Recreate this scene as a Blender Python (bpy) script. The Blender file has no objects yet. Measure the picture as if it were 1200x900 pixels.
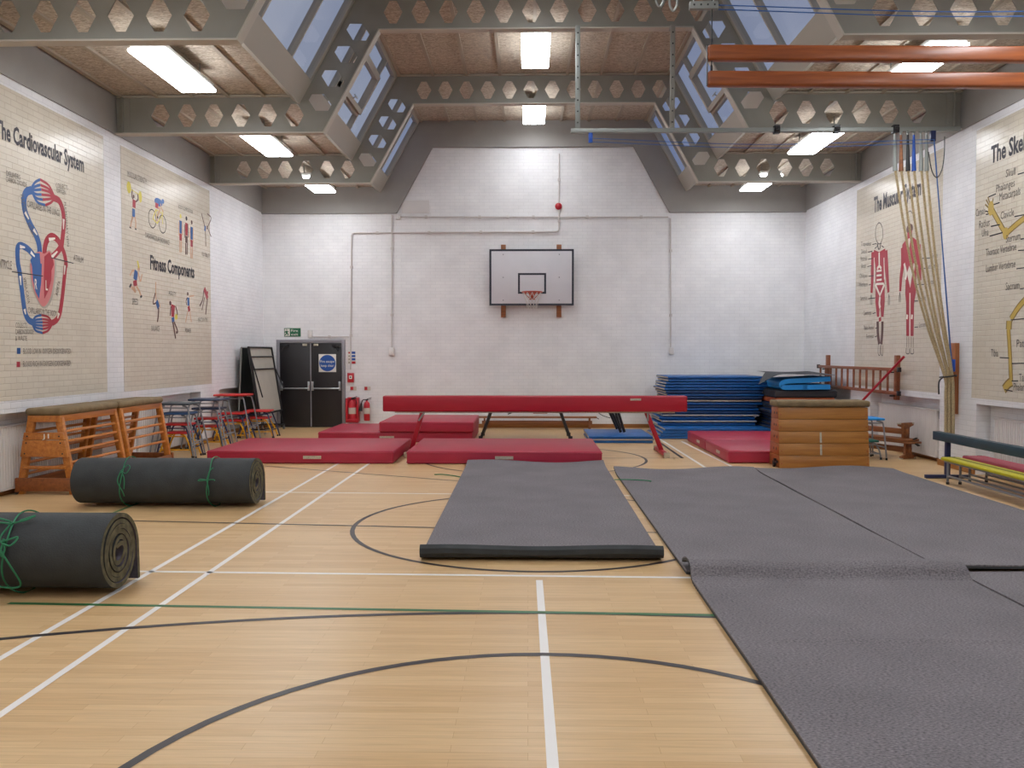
import bpy, bmesh, math, random
from mathutils import Vector, Matrix
random.seed(7)
R = math.radians
SC = bpy.context.scene
COL = SC.collection

# ------------------------------------------------------------------ camera
F, CH, VX, VY = 980.0, 1.70, 619.0, 415.0
yc = Vector((VX - 600, 450 - VY, -F)).normalized()
zc = Vector((0, F, 450 - VY)).normalized()
xc = yc.cross(zc)
W2C = Matrix((xc, yc, zc)).transposed()
C2W = W2C.transposed()
CAM = Vector((0, 0, CH))
cd = bpy.data.cameras.new('camera')
cd.sensor_width = 36
cd.lens = F * 36 / 1200
cd.clip_end = 200
cam = bpy.data.objects.new('camera', cd)
cam.matrix_world = Matrix.Translation(CAM) @ C2W.to_4x4()
COL.objects.link(cam)
SC.camera = cam

def ray(px, py):
    return C2W @ Vector(((px - 600) / F, (450 - py) / F, -1))
def onz(px, py, z=0.0):
    d = ray(px, py); return CAM + d * ((z - CH) / d.z)
def ony(px, py, y):
    d = ray(px, py); return CAM + d * (y / d.y)
def onx(px, py, x):
    d = ray(px, py); return CAM + d * (x / d.x)

# ------------------------------------------------------------------ room measures
XL, XR, YB, YF = -6.14, 6.32, 19.3, -4.6
CX = 0.1                       # middle of the roof
ZW = 4.96                      # top of white walls = underside of beams at the eaves
ZU = 6.45                      # underside of beams in the middle
BH = 0.55                      # beam depth
HL, HU = 3.12, 2.29            # half widths of the cranked beam (underside)
HLT, HUT = 3.443, 2.613        # same on its upper side
ZD, ZDU = ZW + BH + .02, ZU + BH + .02
BEAMS = (8.8, 12.45, 16.1)

# ------------------------------------------------------------------ materials
def lin(h):
    h = h.lstrip('#')
    out = []
    for i in (0, 2, 4):
        c = int(h[i:i + 2], 16) / 255
        out.append(c / 12.92 if c <= .04045 else ((c + .055) / 1.055) ** 2.4)
    return (*out, 1)

def mat(name, col, rough=.5, metal=0., var=0., vscale=4., bump=0., bscale=60., coat=0., spec=.5, stretch=(1, 1, 1)):
    m = bpy.data.materials.new(name); m.use_nodes = True
    nt = m.node_tree; b = nt.nodes['Principled BSDF']
    c = lin(col)
    b.inputs['Base Color'].default_value = c
    b.inputs['Roughness'].default_value = rough
    b.inputs['Metallic'].default_value = metal
    b.inputs['Specular IOR Level'].default_value = spec
    if coat:
        b.inputs['Coat Weight'].default_value = coat
        b.inputs['Coat Roughness'].default_value = .12
    if var or bump:
        tc = nt.nodes.new('ShaderNodeTexCoord')
        mp = nt.nodes.new('ShaderNodeMapping'); mp.inputs['Scale'].default_value = stretch
        nt.links.new(tc.outputs['Object'], mp.inputs['Vector'])
    if var:
        n = nt.nodes.new('ShaderNodeTexNoise')
        n.inputs['Scale'].default_value = vscale; n.inputs['Detail'].default_value = 5
        nt.links.new(mp.outputs['Vector'], n.inputs['Vector'])
        r = nt.nodes.new('ShaderNodeValToRGB')
        r.color_ramp.elements[0].position = .3; r.color_ramp.elements[1].position = .7
        r.color_ramp.elements[0].color = tuple(x * (1 - var) for x in c[:3]) + (1,)
        r.color_ramp.elements[1].color = tuple(min(1, x * (1 + var)) for x in c[:3]) + (1,)
        nt.links.new(n.outputs['Fac'], r.inputs['Fac'])
        nt.links.new(r.outputs['Color'], b.inputs['Base Color'])
    if bump:
        n2 = nt.nodes.new('ShaderNodeTexNoise')
        n2.inputs['Scale'].default_value = bscale; n2.inputs['Detail'].default_value = 3
        nt.links.new(mp.outputs['Vector'], n2.inputs['Vector'])
        bp = nt.nodes.new('ShaderNodeBump'); bp.inputs['Strength'].default_value = bump
        bp.inputs['Distance'].default_value = .01
        nt.links.new(n2.outputs['Fac'], bp.inputs['Height'])
        nt.links.new(bp.outputs['Normal'], b.inputs['Normal'])
    return m

def brick_mat(name, c1, c2, mortar, rough, axis, offs=(0, 0), bump=.5):
    """painted brickwork; axis = which object axes run along and up the wall"""
    m = bpy.data.materials.new(name); m.use_nodes = True
    nt = m.node_tree; b = nt.nodes['Principled BSDF']
    tc = nt.nodes.new('ShaderNodeTexCoord')
    sx = nt.nodes.new('ShaderNodeSeparateXYZ'); cb = nt.nodes.new('ShaderNodeCombineXYZ')
    nt.links.new(tc.outputs['Object'], sx.inputs[0])
    nt.links.new(sx.outputs[axis], cb.inputs[0]); nt.links.new(sx.outputs[2], cb.inputs[1])
    br = nt.nodes.new('ShaderNodeTexBrick')
    br.offset = .5
    br.inputs['Scale'].default_value = 1
    br.inputs['Brick Width'].default_value = .225
    br.inputs['Row Height'].default_value = .075
    br.inputs['Mortar Size'].default_value = .005
    br.inputs['Mortar Smooth'].default_value = .6
    br.inputs['Color1'].default_value = lin(c1); br.inputs['Color2'].default_value = lin(c2)
    br.inputs['Mortar'].default_value = lin(mortar)
    nt.links.new(cb.outputs[0], br.inputs['Vector'])
    nz = nt.nodes.new('ShaderNodeTexNoise'); nz.inputs['Scale'].default_value = 2.2; nz.inputs['Detail'].default_value = 6
    nt.links.new(tc.outputs['Object'], nz.inputs['Vector'])
    mr = nt.nodes.new('ShaderNodeMapRange')
    mr.inputs['From Min'].default_value = .3; mr.inputs['From Max'].default_value = .7
    mr.inputs['To Min'].default_value = .93; mr.inputs['To Max'].default_value = 1.03
    nt.links.new(nz.outputs['Fac'], mr.inputs['Value'])
    mx = nt.nodes.new('ShaderNodeMix'); mx.data_type = 'RGBA'; mx.blend_type = 'MULTIPLY'
    mx.inputs['Factor'].default_value = 1
    nt.links.new(br.outputs['Color'], mx.inputs['A']); nt.links.new(mr.outputs['Result'], mx.inputs['B'])
    nt.links.new(mx.outputs['Result'], b.inputs['Base Color'])
    inv = nt.nodes.new('ShaderNodeMath'); inv.operation = 'SUBTRACT'; inv.inputs[0].default_value = 1
    nt.links.new(br.outputs['Fac'], inv.inputs[1])
    bp = nt.nodes.new('ShaderNodeBump'); bp.inputs['Strength'].default_value = bump; bp.inputs['Distance'].default_value = .004
    nt.links.new(inv.outputs[0], bp.inputs['Height']); nt.links.new(bp.outputs['Normal'], b.inputs['Normal'])
    b.inputs['Roughness'].default_value = rough
    return m

def floor_mat():
    m = bpy.data.materials.new('maple strip floor'); m.use_nodes = True
    nt = m.node_tree; b = nt.nodes['Principled BSDF']
    tc = nt.nodes.new('ShaderNodeTexCoord')
    br = nt.nodes.new('ShaderNodeTexBrick'); br.offset = .37; br.offset_frequency = 2
    br.squash = 1
    br.inputs['Scale'].default_value = 1
    br.inputs['Brick Width'].default_value = .9; br.inputs['Row Height'].default_value = .065
    br.inputs['Mortar Size'].default_value = .0012; br.inputs['Mortar Smooth'].default_value = .3
    br.inputs['Color1'].default_value = lin('#D5B485'); br.inputs['Color2'].default_value = lin('#C9A473')
    br.inputs['Mortar'].default_value = lin('#B68F5E'); br.inputs['Bias'].default_value = -.1
    nt.links.new(tc.outputs['Object'], br.inputs['Vector'])
    mp = nt.nodes.new('ShaderNodeMapping'); mp.inputs['Scale'].default_value = (1.2, 22, 1)
    nt.links.new(tc.outputs['Object'], mp.inputs['Vector'])
    nz = nt.nodes.new('ShaderNodeTexNoise'); nz.inputs['Scale'].default_value = 3; nz.inputs['Detail'].default_value = 6
    nt.links.new(mp.outputs['Vector'], nz.inputs['Vector'])
    mr = nt.nodes.new('ShaderNodeMapRange')
    mr.inputs['From Min'].default_value = .3; mr.inputs['From Max'].default_value = .7
    mr.inputs['To Min'].default_value = .9; mr.inputs['To Max'].default_value = 1.06
    nt.links.new(nz.outputs['Fac'], mr.inputs['Value'])
    mx = nt.nodes.new('ShaderNodeMix'); mx.data_type = 'RGBA'; mx.blend_type = 'MULTIPLY'; mx.inputs['Factor'].default_value = 1
    nt.links.new(br.outputs['Color'], mx.inputs['A']); nt.links.new(mr.outputs['Result'], mx.inputs['B'])
    nt.links.new(mx.outputs['Result'], b.inputs['Base Color'])
    b.inputs['Roughness'].default_value = .34
    b.inputs['Specular IOR Level'].default_value = .45
    return m

def carpet_mat():
    m = bpy.data.materials.new('grey needle carpet'); m.use_nodes = True
    nt = m.node_tree; b = nt.nodes['Principled BSDF']
    tc = nt.nodes.new('ShaderNodeTexCoord')
    mp = nt.nodes.new('ShaderNodeMapping'); mp.inputs['Scale'].default_value = (60, 130, 1)
    nt.links.new(tc.outputs['Object'], mp.inputs['Vector'])
    nz = nt.nodes.new('ShaderNodeTexNoise'); nz.inputs['Scale'].default_value = 1.; nz.inputs['Detail'].default_value = 4
    nt.links.new(mp.outputs['Vector'], nz.inputs['Vector'])
    r = nt.nodes.new('ShaderNodeValToRGB')
    r.color_ramp.elements[0].position = .3; r.color_ramp.elements[1].position = .72
    r.color_ramp.elements[0].color = lin('#5B575A'); r.color_ramp.elements[1].color = lin('#918C8F')
    nt.links.new(nz.outputs['Fac'], r.inputs['Fac'])
    n2 = nt.nodes.new('ShaderNodeTexNoise'); n2.inputs['Scale'].default_value = 1.6; n2.inputs['Detail'].default_value = 4
    nt.links.new(tc.outputs['Object'], n2.inputs['Vector'])
    mr = nt.nodes.new('ShaderNodeMapRange')
    mr.inputs['From Min'].default_value = .3; mr.inputs['From Max'].default_value = .7
    mr.inputs['To Min'].default_value = .9; mr.inputs['To Max'].default_value = 1.08
    nt.links.new(n2.outputs['Fac'], mr.inputs['Value'])
    mx = nt.nodes.new('ShaderNodeMix'); mx.data_type = 'RGBA'; mx.blend_type = 'MULTIPLY'; mx.inputs['Factor'].default_value = 1
    nt.links.new(r.outputs['Color'], mx.inputs['A']); nt.links.new(mr.outputs['Result'], mx.inputs['B'])
    nt.links.new(mx.outputs['Result'], b.inputs['Base Color'])
    bp = nt.nodes.new('ShaderNodeBump'); bp.inputs['Strength'].default_value = .5; bp.inputs['Distance'].default_value = .003
    nt.links.new(nz.outputs['Fac'], bp.inputs['Height']); nt.links.new(bp.outputs['Normal'], b.inputs['Normal'])
    b.inputs['Roughness'].default_value = .95; b.inputs['Specular IOR Level'].default_value = .15
    return m

def woodwool_mat():
    m = bpy.data.materials.new('wood wool slab'); m.use_nodes = True
    nt = m.node_tree; b = nt.nodes['Principled BSDF']
    tc = nt.nodes.new('ShaderNodeTexCoord')
    mp = nt.nodes.new('ShaderNodeMapping'); mp.inputs['Scale'].default_value = (14, 34, 14)
    nt.links.new(tc.outputs['Object'], mp.inputs['Vector'])
    nz = nt.nodes.new('ShaderNodeTexNoise'); nz.inputs['Scale'].default_value = 1; nz.inputs['Detail'].default_value = 5; nz.inputs['Distortion'].default_value = 1.5
    nt.links.new(mp.outputs['Vector'], nz.inputs['Vector'])
    r = nt.nodes.new('ShaderNodeValToRGB')
    r.color_ramp.elements[0].position = .32; r.color_ramp.elements[1].position = .68
    r.color_ramp.elements[0].color = lin('#8C8072'); r.color_ramp.elements[1].color = lin('#D0C3B0')
    nt.links.new(nz.outputs['Fac'], r.inputs['Fac']); nt.links.new(r.outputs['Color'], b.inputs['Base Color'])
    bp = nt.nodes.new('ShaderNodeBump'); bp.inputs['Strength'].default_value = .6; bp.inputs['Distance'].default_value = .01
    nt.links.new(nz.outputs['Fac'], bp.inputs['Height']); nt.links.new(bp.outputs['Normal'], b.inputs['Normal'])
    b.inputs['Roughness'].default_value = .9
    return m

def wood_mat(name, dark, light, rough=.4, axis=1, coat=.0, scale=1.):
    m = bpy.data.materials.new(name); m.use_nodes = True
    nt = m.node_tree; b = nt.nodes['Principled BSDF']
    tc = nt.nodes.new('ShaderNodeTexCoord')
    mp = nt.nodes.new('ShaderNodeMapping')
    s = [22 * scale] * 3; s[axis] = 1.6 * scale
    mp.inputs['Scale'].default_value = s
    nt.links.new(tc.outputs['Object'], mp.inputs['Vector'])
    nz = nt.nodes.new('ShaderNodeTexNoise'); nz.inputs['Scale'].default_value = 1; nz.inputs['Detail'].default_value = 5; nz.inputs['Distortion'].default_value = .6
    nt.links.new(mp.outputs['Vector'], nz.inputs['Vector'])
    r = nt.nodes.new('ShaderNodeValToRGB')
    r.color_ramp.elements[0].position = .3; r.color_ramp.elements[1].position = .7
    r.color_ramp.elements[0].color = lin(dark); r.color_ramp.elements[1].color = lin(light)
    nt.links.new(nz.outputs['Fac'], r.inputs['Fac']); nt.links.new(r.outputs['Color'], b.inputs['Base Color'])
    b.inputs['Roughness'].default_value = rough
    if coat:
        b.inputs['Coat Weight'].default_value = coat; b.inputs['Coat Roughness'].default_value = .15
    return m

def emit_mat(name, col, s):
    m = bpy.data.materials.new(name); m.use_nodes = True
    nt = m.node_tree; nt.nodes.clear()
    e = nt.nodes.new('ShaderNodeEmission'); e.inputs['Color'].default_value = col; e.inputs['Strength'].default_value = s
    o = nt.nodes.new('ShaderNodeOutputMaterial'); nt.links.new(e.outputs[0], o.inputs[0])
    return m

def glass_mat():
    m = bpy.data.materials.new('skylight glass'); m.use_nodes = True
    nt = m.node_tree; nt.nodes.clear()
    t = nt.nodes.new('ShaderNodeBsdfTransparent'); t.inputs['Color'].default_value = (.86, .9, .94, 1)
    g = nt.nodes.new('ShaderNodeBsdfGlossy'); g.inputs['Roughness'].default_value = .08
    mx = nt.nodes.new('ShaderNodeMixShader'); o = nt.nodes.new('ShaderNodeOutputMaterial')
    mx.inputs[0].default_value = .07; nt.links.new(t.outputs[0], mx.inputs[1]); nt.links.new(g.outputs[0], mx.inputs[2])
    nt.links.new(mx.outputs[0], o.inputs[0])
    return m

M = {}
M['brick_x'] = brick_mat('white painted brick, end wall', '#EBEBEC', '#E7E7E9', '#DCDCDD', .5, 0)
M['brick_y'] = brick_mat('white painted brick, side wall', '#E8E8EA', '#E4E4E7', '#D6D6D8', .5, 1)
M['mural'] = brick_mat('beige painted brick', '#D3CBBB', '#CFC6B5', '#C3B8A7', .27, 0, bump=.5)
M['floor'] = floor_mat()
M['carpet'] = carpet_mat()
M['woodwool'] = woodwool_mat()
M['steel_grey'] = mat('grey beam paint', '#8A8880', .5, var=.06, vscale=3)
M['flange'] = mat('flange grey with bounce light', '#B3ACA0', .5)  # same paint as the webs, lightened in colour for light bouncing off the floor
M['fascia'] = mat('grey fascia paint', '#94918D', .6, var=.06, vscale=2)
M['batten'] = mat('grey brown batten', '#A69B8B', .7)
M['joinery'] = mat('pale grey joinery paint', '#A8A398', .55)
M['glass'] = glass_mat()
M['lamp'] = emit_mat('fluorescent diffuser', (.93, .96, 1, 1), 23)
M['lamp_body'] = mat('white lamp housing', '#C9C9C6', .4)
M['white_line'] = mat('white court tape', '#E9E6E2', .4)
M['black_line'] = mat('black court tape', '#2C2528', .4)
M['green_line'] = mat('green court tape', '#2C6A3C', .4)
M['rubber'] = mat('dark rubber backing', '#323638', .75, var=.22, vscale=5, bump=.3, bscale=90)
M['foam_edge'] = mat('foam edge', '#5A5540', .9, var=.5, vscale=18)
M['roll_carpet'] = mat('rolled carpet pile', '#5A5560', .95, var=.2, vscale=30)
M['string'] = mat('green string', '#2E7A55', .8)
M['red_vinyl'] = mat('red vinyl', '#A8243F', .42, var=.06, vscale=3, bump=.12, bscale=14)
M['red_beam'] = mat('red beam cover', '#A8142C', .38, var=.05, vscale=4, bump=.2, bscale=5, stretch=(.5, 3, 3))
M['red_metal'] = mat('red paint on steel', '#A81428', .4)
M['tag_white'] = mat('printed white tag', '#B9B4A2', .5, var=.2, vscale=40)
M['blue_vinyl'] = mat('blue vinyl', '#11589C', .42, var=.1, vscale=4)
M['navy_vinyl'] = mat('navy vinyl', '#173A66', .5, var=.15, vscale=4)
M['cream_foam'] = mat('cream foam edge', '#B9AE98', .85, var=.15, vscale=12)
M['sky_vinyl'] = mat('light blue foam', '#1E8FDC', .5)
M['orange_foam'] = mat('orange brown foam', '#A9542C', .7)
M['dark_foam'] = mat('charcoal foam', '#2B2D33', .7)
M['slate_sheet'] = mat('slate grey sheet', '#5E6068', .65)
M['vault_wood'] = wood_mat('golden vault timber', '#9A6228', '#B47C3A', .45, 0, .15)
M['vault_end'] = wood_mat('red brown vault end timber', '#8F4A20', '#AE6230', .45, 0, .2)
M['pad'] = mat('brown suede pad', '#7C6A4E', .9, var=.2, vscale=9, bump=.2, bscale=40)
M['trestle_wood'] = wood_mat('varnished trestle timber', '#A85F22', '#CC8438', .38, 1, .3)
M['trestle_dark'] = wood_mat('worn trestle timber', '#7A4422', '#9A5A2C', .45, 1, .2)
M['bar_wood'] = wood_mat('polished orange beam timber', '#7A3C16', '#A05626', .36, 0, .2)
M['brown_wood'] = wood_mat('brown bench timber', '#7A4A2C', '#9C6238', .5, 0, .1)
M['post_wood'] = wood_mat('post timber', '#8A5026', '#A9683A', .5, 2)
M['ladder_wood'] = wood_mat('ladder timber', '#7E4A30', '#9A5E40', .5, 1)
M['black_steel'] = mat('black steel', '#1B1A1D', .45)
M['galv'] = mat('galvanised steel', '#8C908C', .45, metal=.3)
M['grey_tube'] = mat('grey tube steel', '#8D9096', .35, metal=.4)
M['navy_tube'] = mat('navy tube steel', '#232B52', .4)
M['yellow_tube'] = mat('yellow tube steel', '#E0A614', .4)
M['top_navy'] = mat('navy top', '#2C3A56', .5)
M['top_charcoal'] = mat('charcoal top', '#3F4A52', .5)
M['top_blue'] = mat('mid blue top', '#2F5585', .5)
M['top_red'] = mat('red top', '#C42A2A', .45)
M['door_black'] = mat('black door', '#211F22', .38, var=.1, vscale=2)
M['door_frame'] = mat('grey door frame', '#8C8A90', .5)
M['chrome'] = mat('satin chrome', '#B8BCC0', .3, metal=.7)
M['white_plastic'] = mat('white plastic', '#DAD7D4', .45)
M['radiator'] = mat('white radiator enamel', '#D8D4D2', .4)
M['conduit'] = mat('painted conduit', '#CBC5C2', .5)
M['red_paint'] = mat('signal red', '#B81C2C', .35)
M['ext_label'] = mat('extinguisher label', '#C9BDB2', .5)
M['sign_green'] = mat('exit sign green', '#1C6B48', .5)
M['sign_blue'] = mat('sign blue', '#1650A0', .5)
M['sign_white'] = mat('sign white', '#E4E2DA', .5)
M['board_white'] = mat('backboard white', '#D4D3D8', .45, var=.03, vscale=3)
M['board_black'] = mat('backboard black line', '#2A2D3A', .5)
M['rim_orange'] = mat('rim orange', '#B5492C', .45)
M['net'] = mat('net cord', '#C8C3BE', .8)
M['rope'] = mat('manila rope', '#B3A07C', .9, var=.25, vscale=60, bump=.5, bscale=120)
M['blue_cord'] = mat('blue cord', '#3560A0', .6)
M['blue_plastic'] = mat('blue plastic', '#164FB0', .45)
M['table_pale'] = mat('pale underside board', '#B4AFA4', .6, var=.05)
M['table_dark'] = mat('dark green table surface', '#15201E', .45)
M['teal_paint'] = mat('teal painted timber', '#28424E', .45, var=.08, vscale=5)
M['yellow_top'] = mat('yellow bench vinyl', '#C3B81E', .45)
M['olive_strip'] = mat('olive grip strip', '#85803C', .8)
M['pink_top'] = mat('pink red bench vinyl', '#B8485C', .5)
M['skirting'] = wood_mat('skirting timber', '#8C5A2C', '#A9733C', .5, 1)
M['skirting_x'] = wood_mat('skirting timber, end wall', '#8C5A2C', '#A9733C', .5, 0)
M['ink'] = mat('mural black paint', '#34323A', .5)
M['ink_soft'] = mat('mural lettering paint', '#625B58', .5)
M['art_blue'] = mat('mural blue paint', '#2D5D9C', .4)
M['art_red'] = mat('mural red paint', '#A62A3A', .4)
M['art_pink'] = mat('mural pink paint', '#C97878', .4)
M['art_grey'] = mat('mural grey paint', '#A7A093', .4)
M['art_skin'] = mat('mural skin paint', '#BE9272', .4)
M['art_brown'] = mat('mural brown paint', '#5E3F3A', .4)
M['art_yellow'] = mat('mural yellow paint', '#CDBE3C', .4)
M['art_bone'] = mat('mural bone paint', '#BFA24E', .4)
M['art_bone_edge'] = mat('mural bone outline paint', '#8A733A', .4)
M['art_white'] = mat('mural white paint', '#DED8CC', .4)
M['vent'] = mat('painted grille', '#DCD9D8', .5)

# ------------------------------------------------------------------ mesh builder
def wmat(o):
    m = Matrix.Identity(4)
    while o is not None:
        m = o.matrix_basis @ m; o = o.parent
    return m

class MB:
    def __init__(s):
        s.bm = bmesh.new(); s.mi = 0
    def face(s, pts):
        vs = [s.bm.verts.new(p) for p in pts]
        f = s.bm.faces.new(vs); f.material_index = s.mi
        return f
    def box(s, x0, y0, z0, x1, y1, z1):
        v = [s.bm.verts.new((x, y, z)) for x in (x0, x1) for y in (y0, y1) for z in (z0, z1)]
        for q in ((0, 1, 3, 2), (4, 6, 7, 5), (0, 4, 5, 1), (2, 3, 7, 6), (0, 2, 6, 4), (1, 5, 7, 3)):
            f = s.bm.faces.new([v[i] for i in q]); f.material_index = s.mi
        return s
    def hexa(s, bot, top):
        """solid between two quads"""
        v = [s.bm.verts.new(p) for p in bot] + [s.bm.verts.new(p) for p in top]
        for q in ((3, 2, 1, 0), (4, 5, 6, 7), (0, 1, 5, 4), (1, 2, 6, 5), (2, 3, 7, 6), (3, 0, 4, 7)):
            f = s.bm.faces.new([v[i] for i in q]); f.material_index = s.mi
        return s
    def prism(s, pts, vec):
        vec = Vector(vec)
        a = [s.bm.verts.new(p) for p in pts]; b = [s.bm.verts.new(Vector(p) + vec) for p in pts]
        n = len(a)
        fs = [s.bm.faces.new(a[::-1]), s.bm.faces.new(b)]
        for i in range(n):
            fs.append(s.bm.faces.new((a[i], a[(i + 1) % n], b[(i + 1) % n], b[i])))
        for f in fs: f.material_index = s.mi
        return s
    def bar(s, p, q, w, h, up=(0, 0, 1)):
        p, q = Vector(p), Vector(q); d = (q - p).normalized(); up = Vector(up)
        if abs(d.dot(up)) > .99: up = Vector((0, 1, 0))
        sd = d.cross(up).normalized(); u = sd.cross(d).normalized()
        c = [sd * (w / 2 * a) + u * (h / 2 * b) for a, b in ((-1, -1), (1, -1), (1, 1), (-1, 1))]
        return s.hexa([p + k for k in c], [q + k for k in c])
    def tube(s, pts, r, n=8, closed=False):
        pts = [Vector(p) for p in pts]; m = len(pts); rings = []
        rs = r if isinstance(r, (list, tuple)) else [r] * m
        prev = None
        for i, p in enumerate(pts):
            if closed: d = (pts[(i + 1) % m] - pts[i - 1])
            else: d = pts[min(i + 1, m - 1)] - pts[max(i - 1, 0)]
            d.normalize()
            if prev is None:
                a = Vector((0, 0, 1)) if abs(d.z) < .9 else Vector((1, 0, 0))
                u = d.cross(a).normalized()
            else:
                u = (prev - d * prev.dot(d)).normalized()
            prev = u; w = d.cross(u)
            rings.append([s.bm.verts.new(p + (u * math.cos(t) + w * math.sin(t)) * rs[i]) for t in [2 * math.pi * k / n for k in range(n)]])
        for i in range(m if closed else m - 1):
            A, B = rings[i], rings[(i + 1) % m]
            for k in range(n):
                f = s.bm.faces.new((A[k], A[(k + 1) % n], B[(k + 1) % n], B[k])); f.material_index = s.mi
        if not closed:
            for rg in (rings[0][::-1], rings[-1]):
                f = s.bm.faces.new(rg); f.material_index = s.mi
        return s
    def cyl(s, p, q, r, n=16, r2=None):
        return s.tube([p, q], [r, r if r2 is None else r2], n)
    def lathe(s, prof, c=(0, 0, 0), n=20):
        """profile of (radius, height) about the z axis"""
        c = Vector(c); rings = []
        for r, z in prof:
            rings.append([s.bm.verts.new(c + Vector((r * math.cos(2 * math.pi * k / n), r * math.sin(2 * math.pi * k / n), z))) for k in range(n)])
        for A, B in zip(rings, rings[1:]):
            for k in range(n):
                f = s.bm.faces.new((A[k], A[(k + 1) % n], B[(k + 1) % n], B[k])); f.material_index = s.mi
        for rg in (rings[0][::-1], rings[-1]):
            f = s.bm.faces.new(rg); f.material_index = s.mi
        return s
    def mesh(s, me, mx):
        k = s.bm.faces.layers.int  # noqa
        n0 = len(s.bm.faces)
        tmp = me.copy(); tmp.transform(mx)
        s.bm.from_mesh(tmp); bpy.data.meshes.remove(tmp)
        s.bm.faces.ensure_lookup_table()
        for f in s.bm.faces[n0:]: f.material_index = s.mi
        return s
    def bevel(s, w, seg=2, ang=.6):
        s.bm.normal_update()
        es = [e for e in s.bm.edges if len(e.link_faces) == 2 and e.calc_face_angle(0) > ang]
        bmesh.ops.bevel(s.bm, geom=es, offset=w, segments=seg, profile=.5, affect='EDGES', clamp_overlap=True)
        return s
    def build(s, name, mats, parent=None, bevel=0, seg=2, smooth=False, world=False, origin=None, recalc=True, split=False):
        if bevel: s.bevel(bevel, seg)
        if recalc: bmesh.ops.recalc_face_normals(s.bm, faces=s.bm.faces[:])
        me = bpy.data.meshes.new(name)
        s.bm.to_mesh(me); s.bm.free()
        for m in (mats if isinstance(mats, (list, tuple)) else [mats]):
            me.materials.append(M[m] if isinstance(m, str) else m)
        o = bpy.data.objects.new(name, me); COL.objects.link(o)
        if world and parent is not None: me.transform(wmat(parent).inverted())
        if origin is not None:
            me.transform(Matrix.Translation(-Vector(origin))); o.location = origin
        if parent is not None: o.parent = parent
        if smooth or bevel:
            me.polygons.foreach_set('use_smooth', [True] * len(me.polygons))
            me.set_sharp_from_angle(angle=R(38))
        if split: split_loose(o)
        return o

def split_loose(o):
    """one object per separate piece, all with the same parent and name"""
    bm = bmesh.new(); bm.from_mesh(o.data); bm.verts.ensure_lookup_table()
    seen, isl = set(), []
    for v in bm.verts:
        if v.index in seen: continue
        st, grp = [v], []
        seen.add(v.index)
        while st:
            q = st.pop(); grp.append(q.index)
            for e in q.link_edges:
                t = e.other_vert(q)
                if t.index not in seen: seen.add(t.index); st.append(t)
        isl.append(set(grp))
    bm.free()
    if len(isl) < 2: return
    base = o.data.copy()
    for i, keep in enumerate(isl):
        b2 = bmesh.new(); b2.from_mesh(base); b2.verts.ensure_lookup_table()
        bmesh.ops.delete(b2, geom=[v for v in b2.verts if v.index not in keep], context='VERTS')
        if i == 0: me = o.data; b2.to_mesh(me)
        else:
            me = base.copy(); b2.to_mesh(me)
            c = o.copy(); c.data = me; COL.objects.link(c)
        b2.free()

def tag(o, label, cat, group=None):
    o['label'] = label; o['category'] = cat
    if group: o['group'] = group
    return o
def thing(name, label, cat, loc=(0, 0, 0), rz=0, group=None):
    o = bpy.data.objects.new(name, None); COL.objects.link(o)
    o.empty_display_size = .1
    o.location = loc; o.rotation_euler = (0, 0, rz)
    return tag(o, label, cat, group)
def structure(o):
    o['kind'] = 'structure'; return o
def copy_tree(o, parent=None):
    c = o.copy(); COL.objects.link(c)
    if parent is not None: c.parent = parent
    for ch in list(o.children): copy_tree(ch, c)
    return c
def spline(pts, k=6, closed=False):
    """Catmull-Rom through the points"""
    P = [Vector(p) for p in pts]; n = len(P)
    if n < 3 and not closed: return P
    out = []
    for i in range(n if closed else n - 1):
        p1, p2 = P[i], P[(i + 1) % n]
        p0 = P[i - 1] if (closed or i > 0) else p1 * 2 - p2
        p3 = P[(i + 2) % n] if (closed or i + 2 < n) else p2 * 2 - p1
        for j in range(k):
            t = j / k
            out.append(.5 * ((2 * p1) + (p2 - p0) * t + (2 * p0 - 5 * p1 + 4 * p2 - p3) * t * t + (3 * p1 - p0 - 3 * p2 + p3) * t ** 3))
    if not closed: out.append(P[-1])
    return out

_tx = {}
def text_mesh(body, bold=0.):
    """mesh of a line of lettering at size 1, lower-left corner at 0,0 on the baseline; returns mesh and width"""
    if (body, bold) in _tx: return _tx[(body, bold)]
    cu = bpy.data.curves.new('lettering', 'FONT'); cu.body = body; cu.size = 1; cu.offset = bold; cu.resolution_u = 2
    o = bpy.data.objects.new('lettering', cu); COL.objects.link(o)
    dg = bpy.context.evaluated_depsgraph_get(); dg.update()
    me = bpy.data.meshes.new_from_object(o.evaluated_get(dg))
    bpy.data.objects.remove(o); bpy.data.curves.remove(cu)
    xs = [v.co.x for v in me.vertices]
    x0, x1 = min(xs), max(xs)
    me.transform(Matrix.Translation((-x0, 0, 0)))
    _tx[(body, bold)] = (me, x1 - x0)
    return _tx[(body, bold)]
def put_text(mb, body, u, v, width, cap, layer, bold=0., slope=0.):
    """lettering on a local x-z plane whose front is -y; slope tilts the line"""
    me, w = text_mesh(body, bold)
    sx, sz = width / w, cap / .69
    mx = Matrix.Translation((u, -layer, v)) @ Matrix.Rotation(-slope, 4, 'Y') @ Matrix(((sx, 0, 0, 0), (0, 0, -1, 0), (0, sz, 0, 0), (0, 0, 0, 1)))
    mb.mesh(me, mx)
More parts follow.
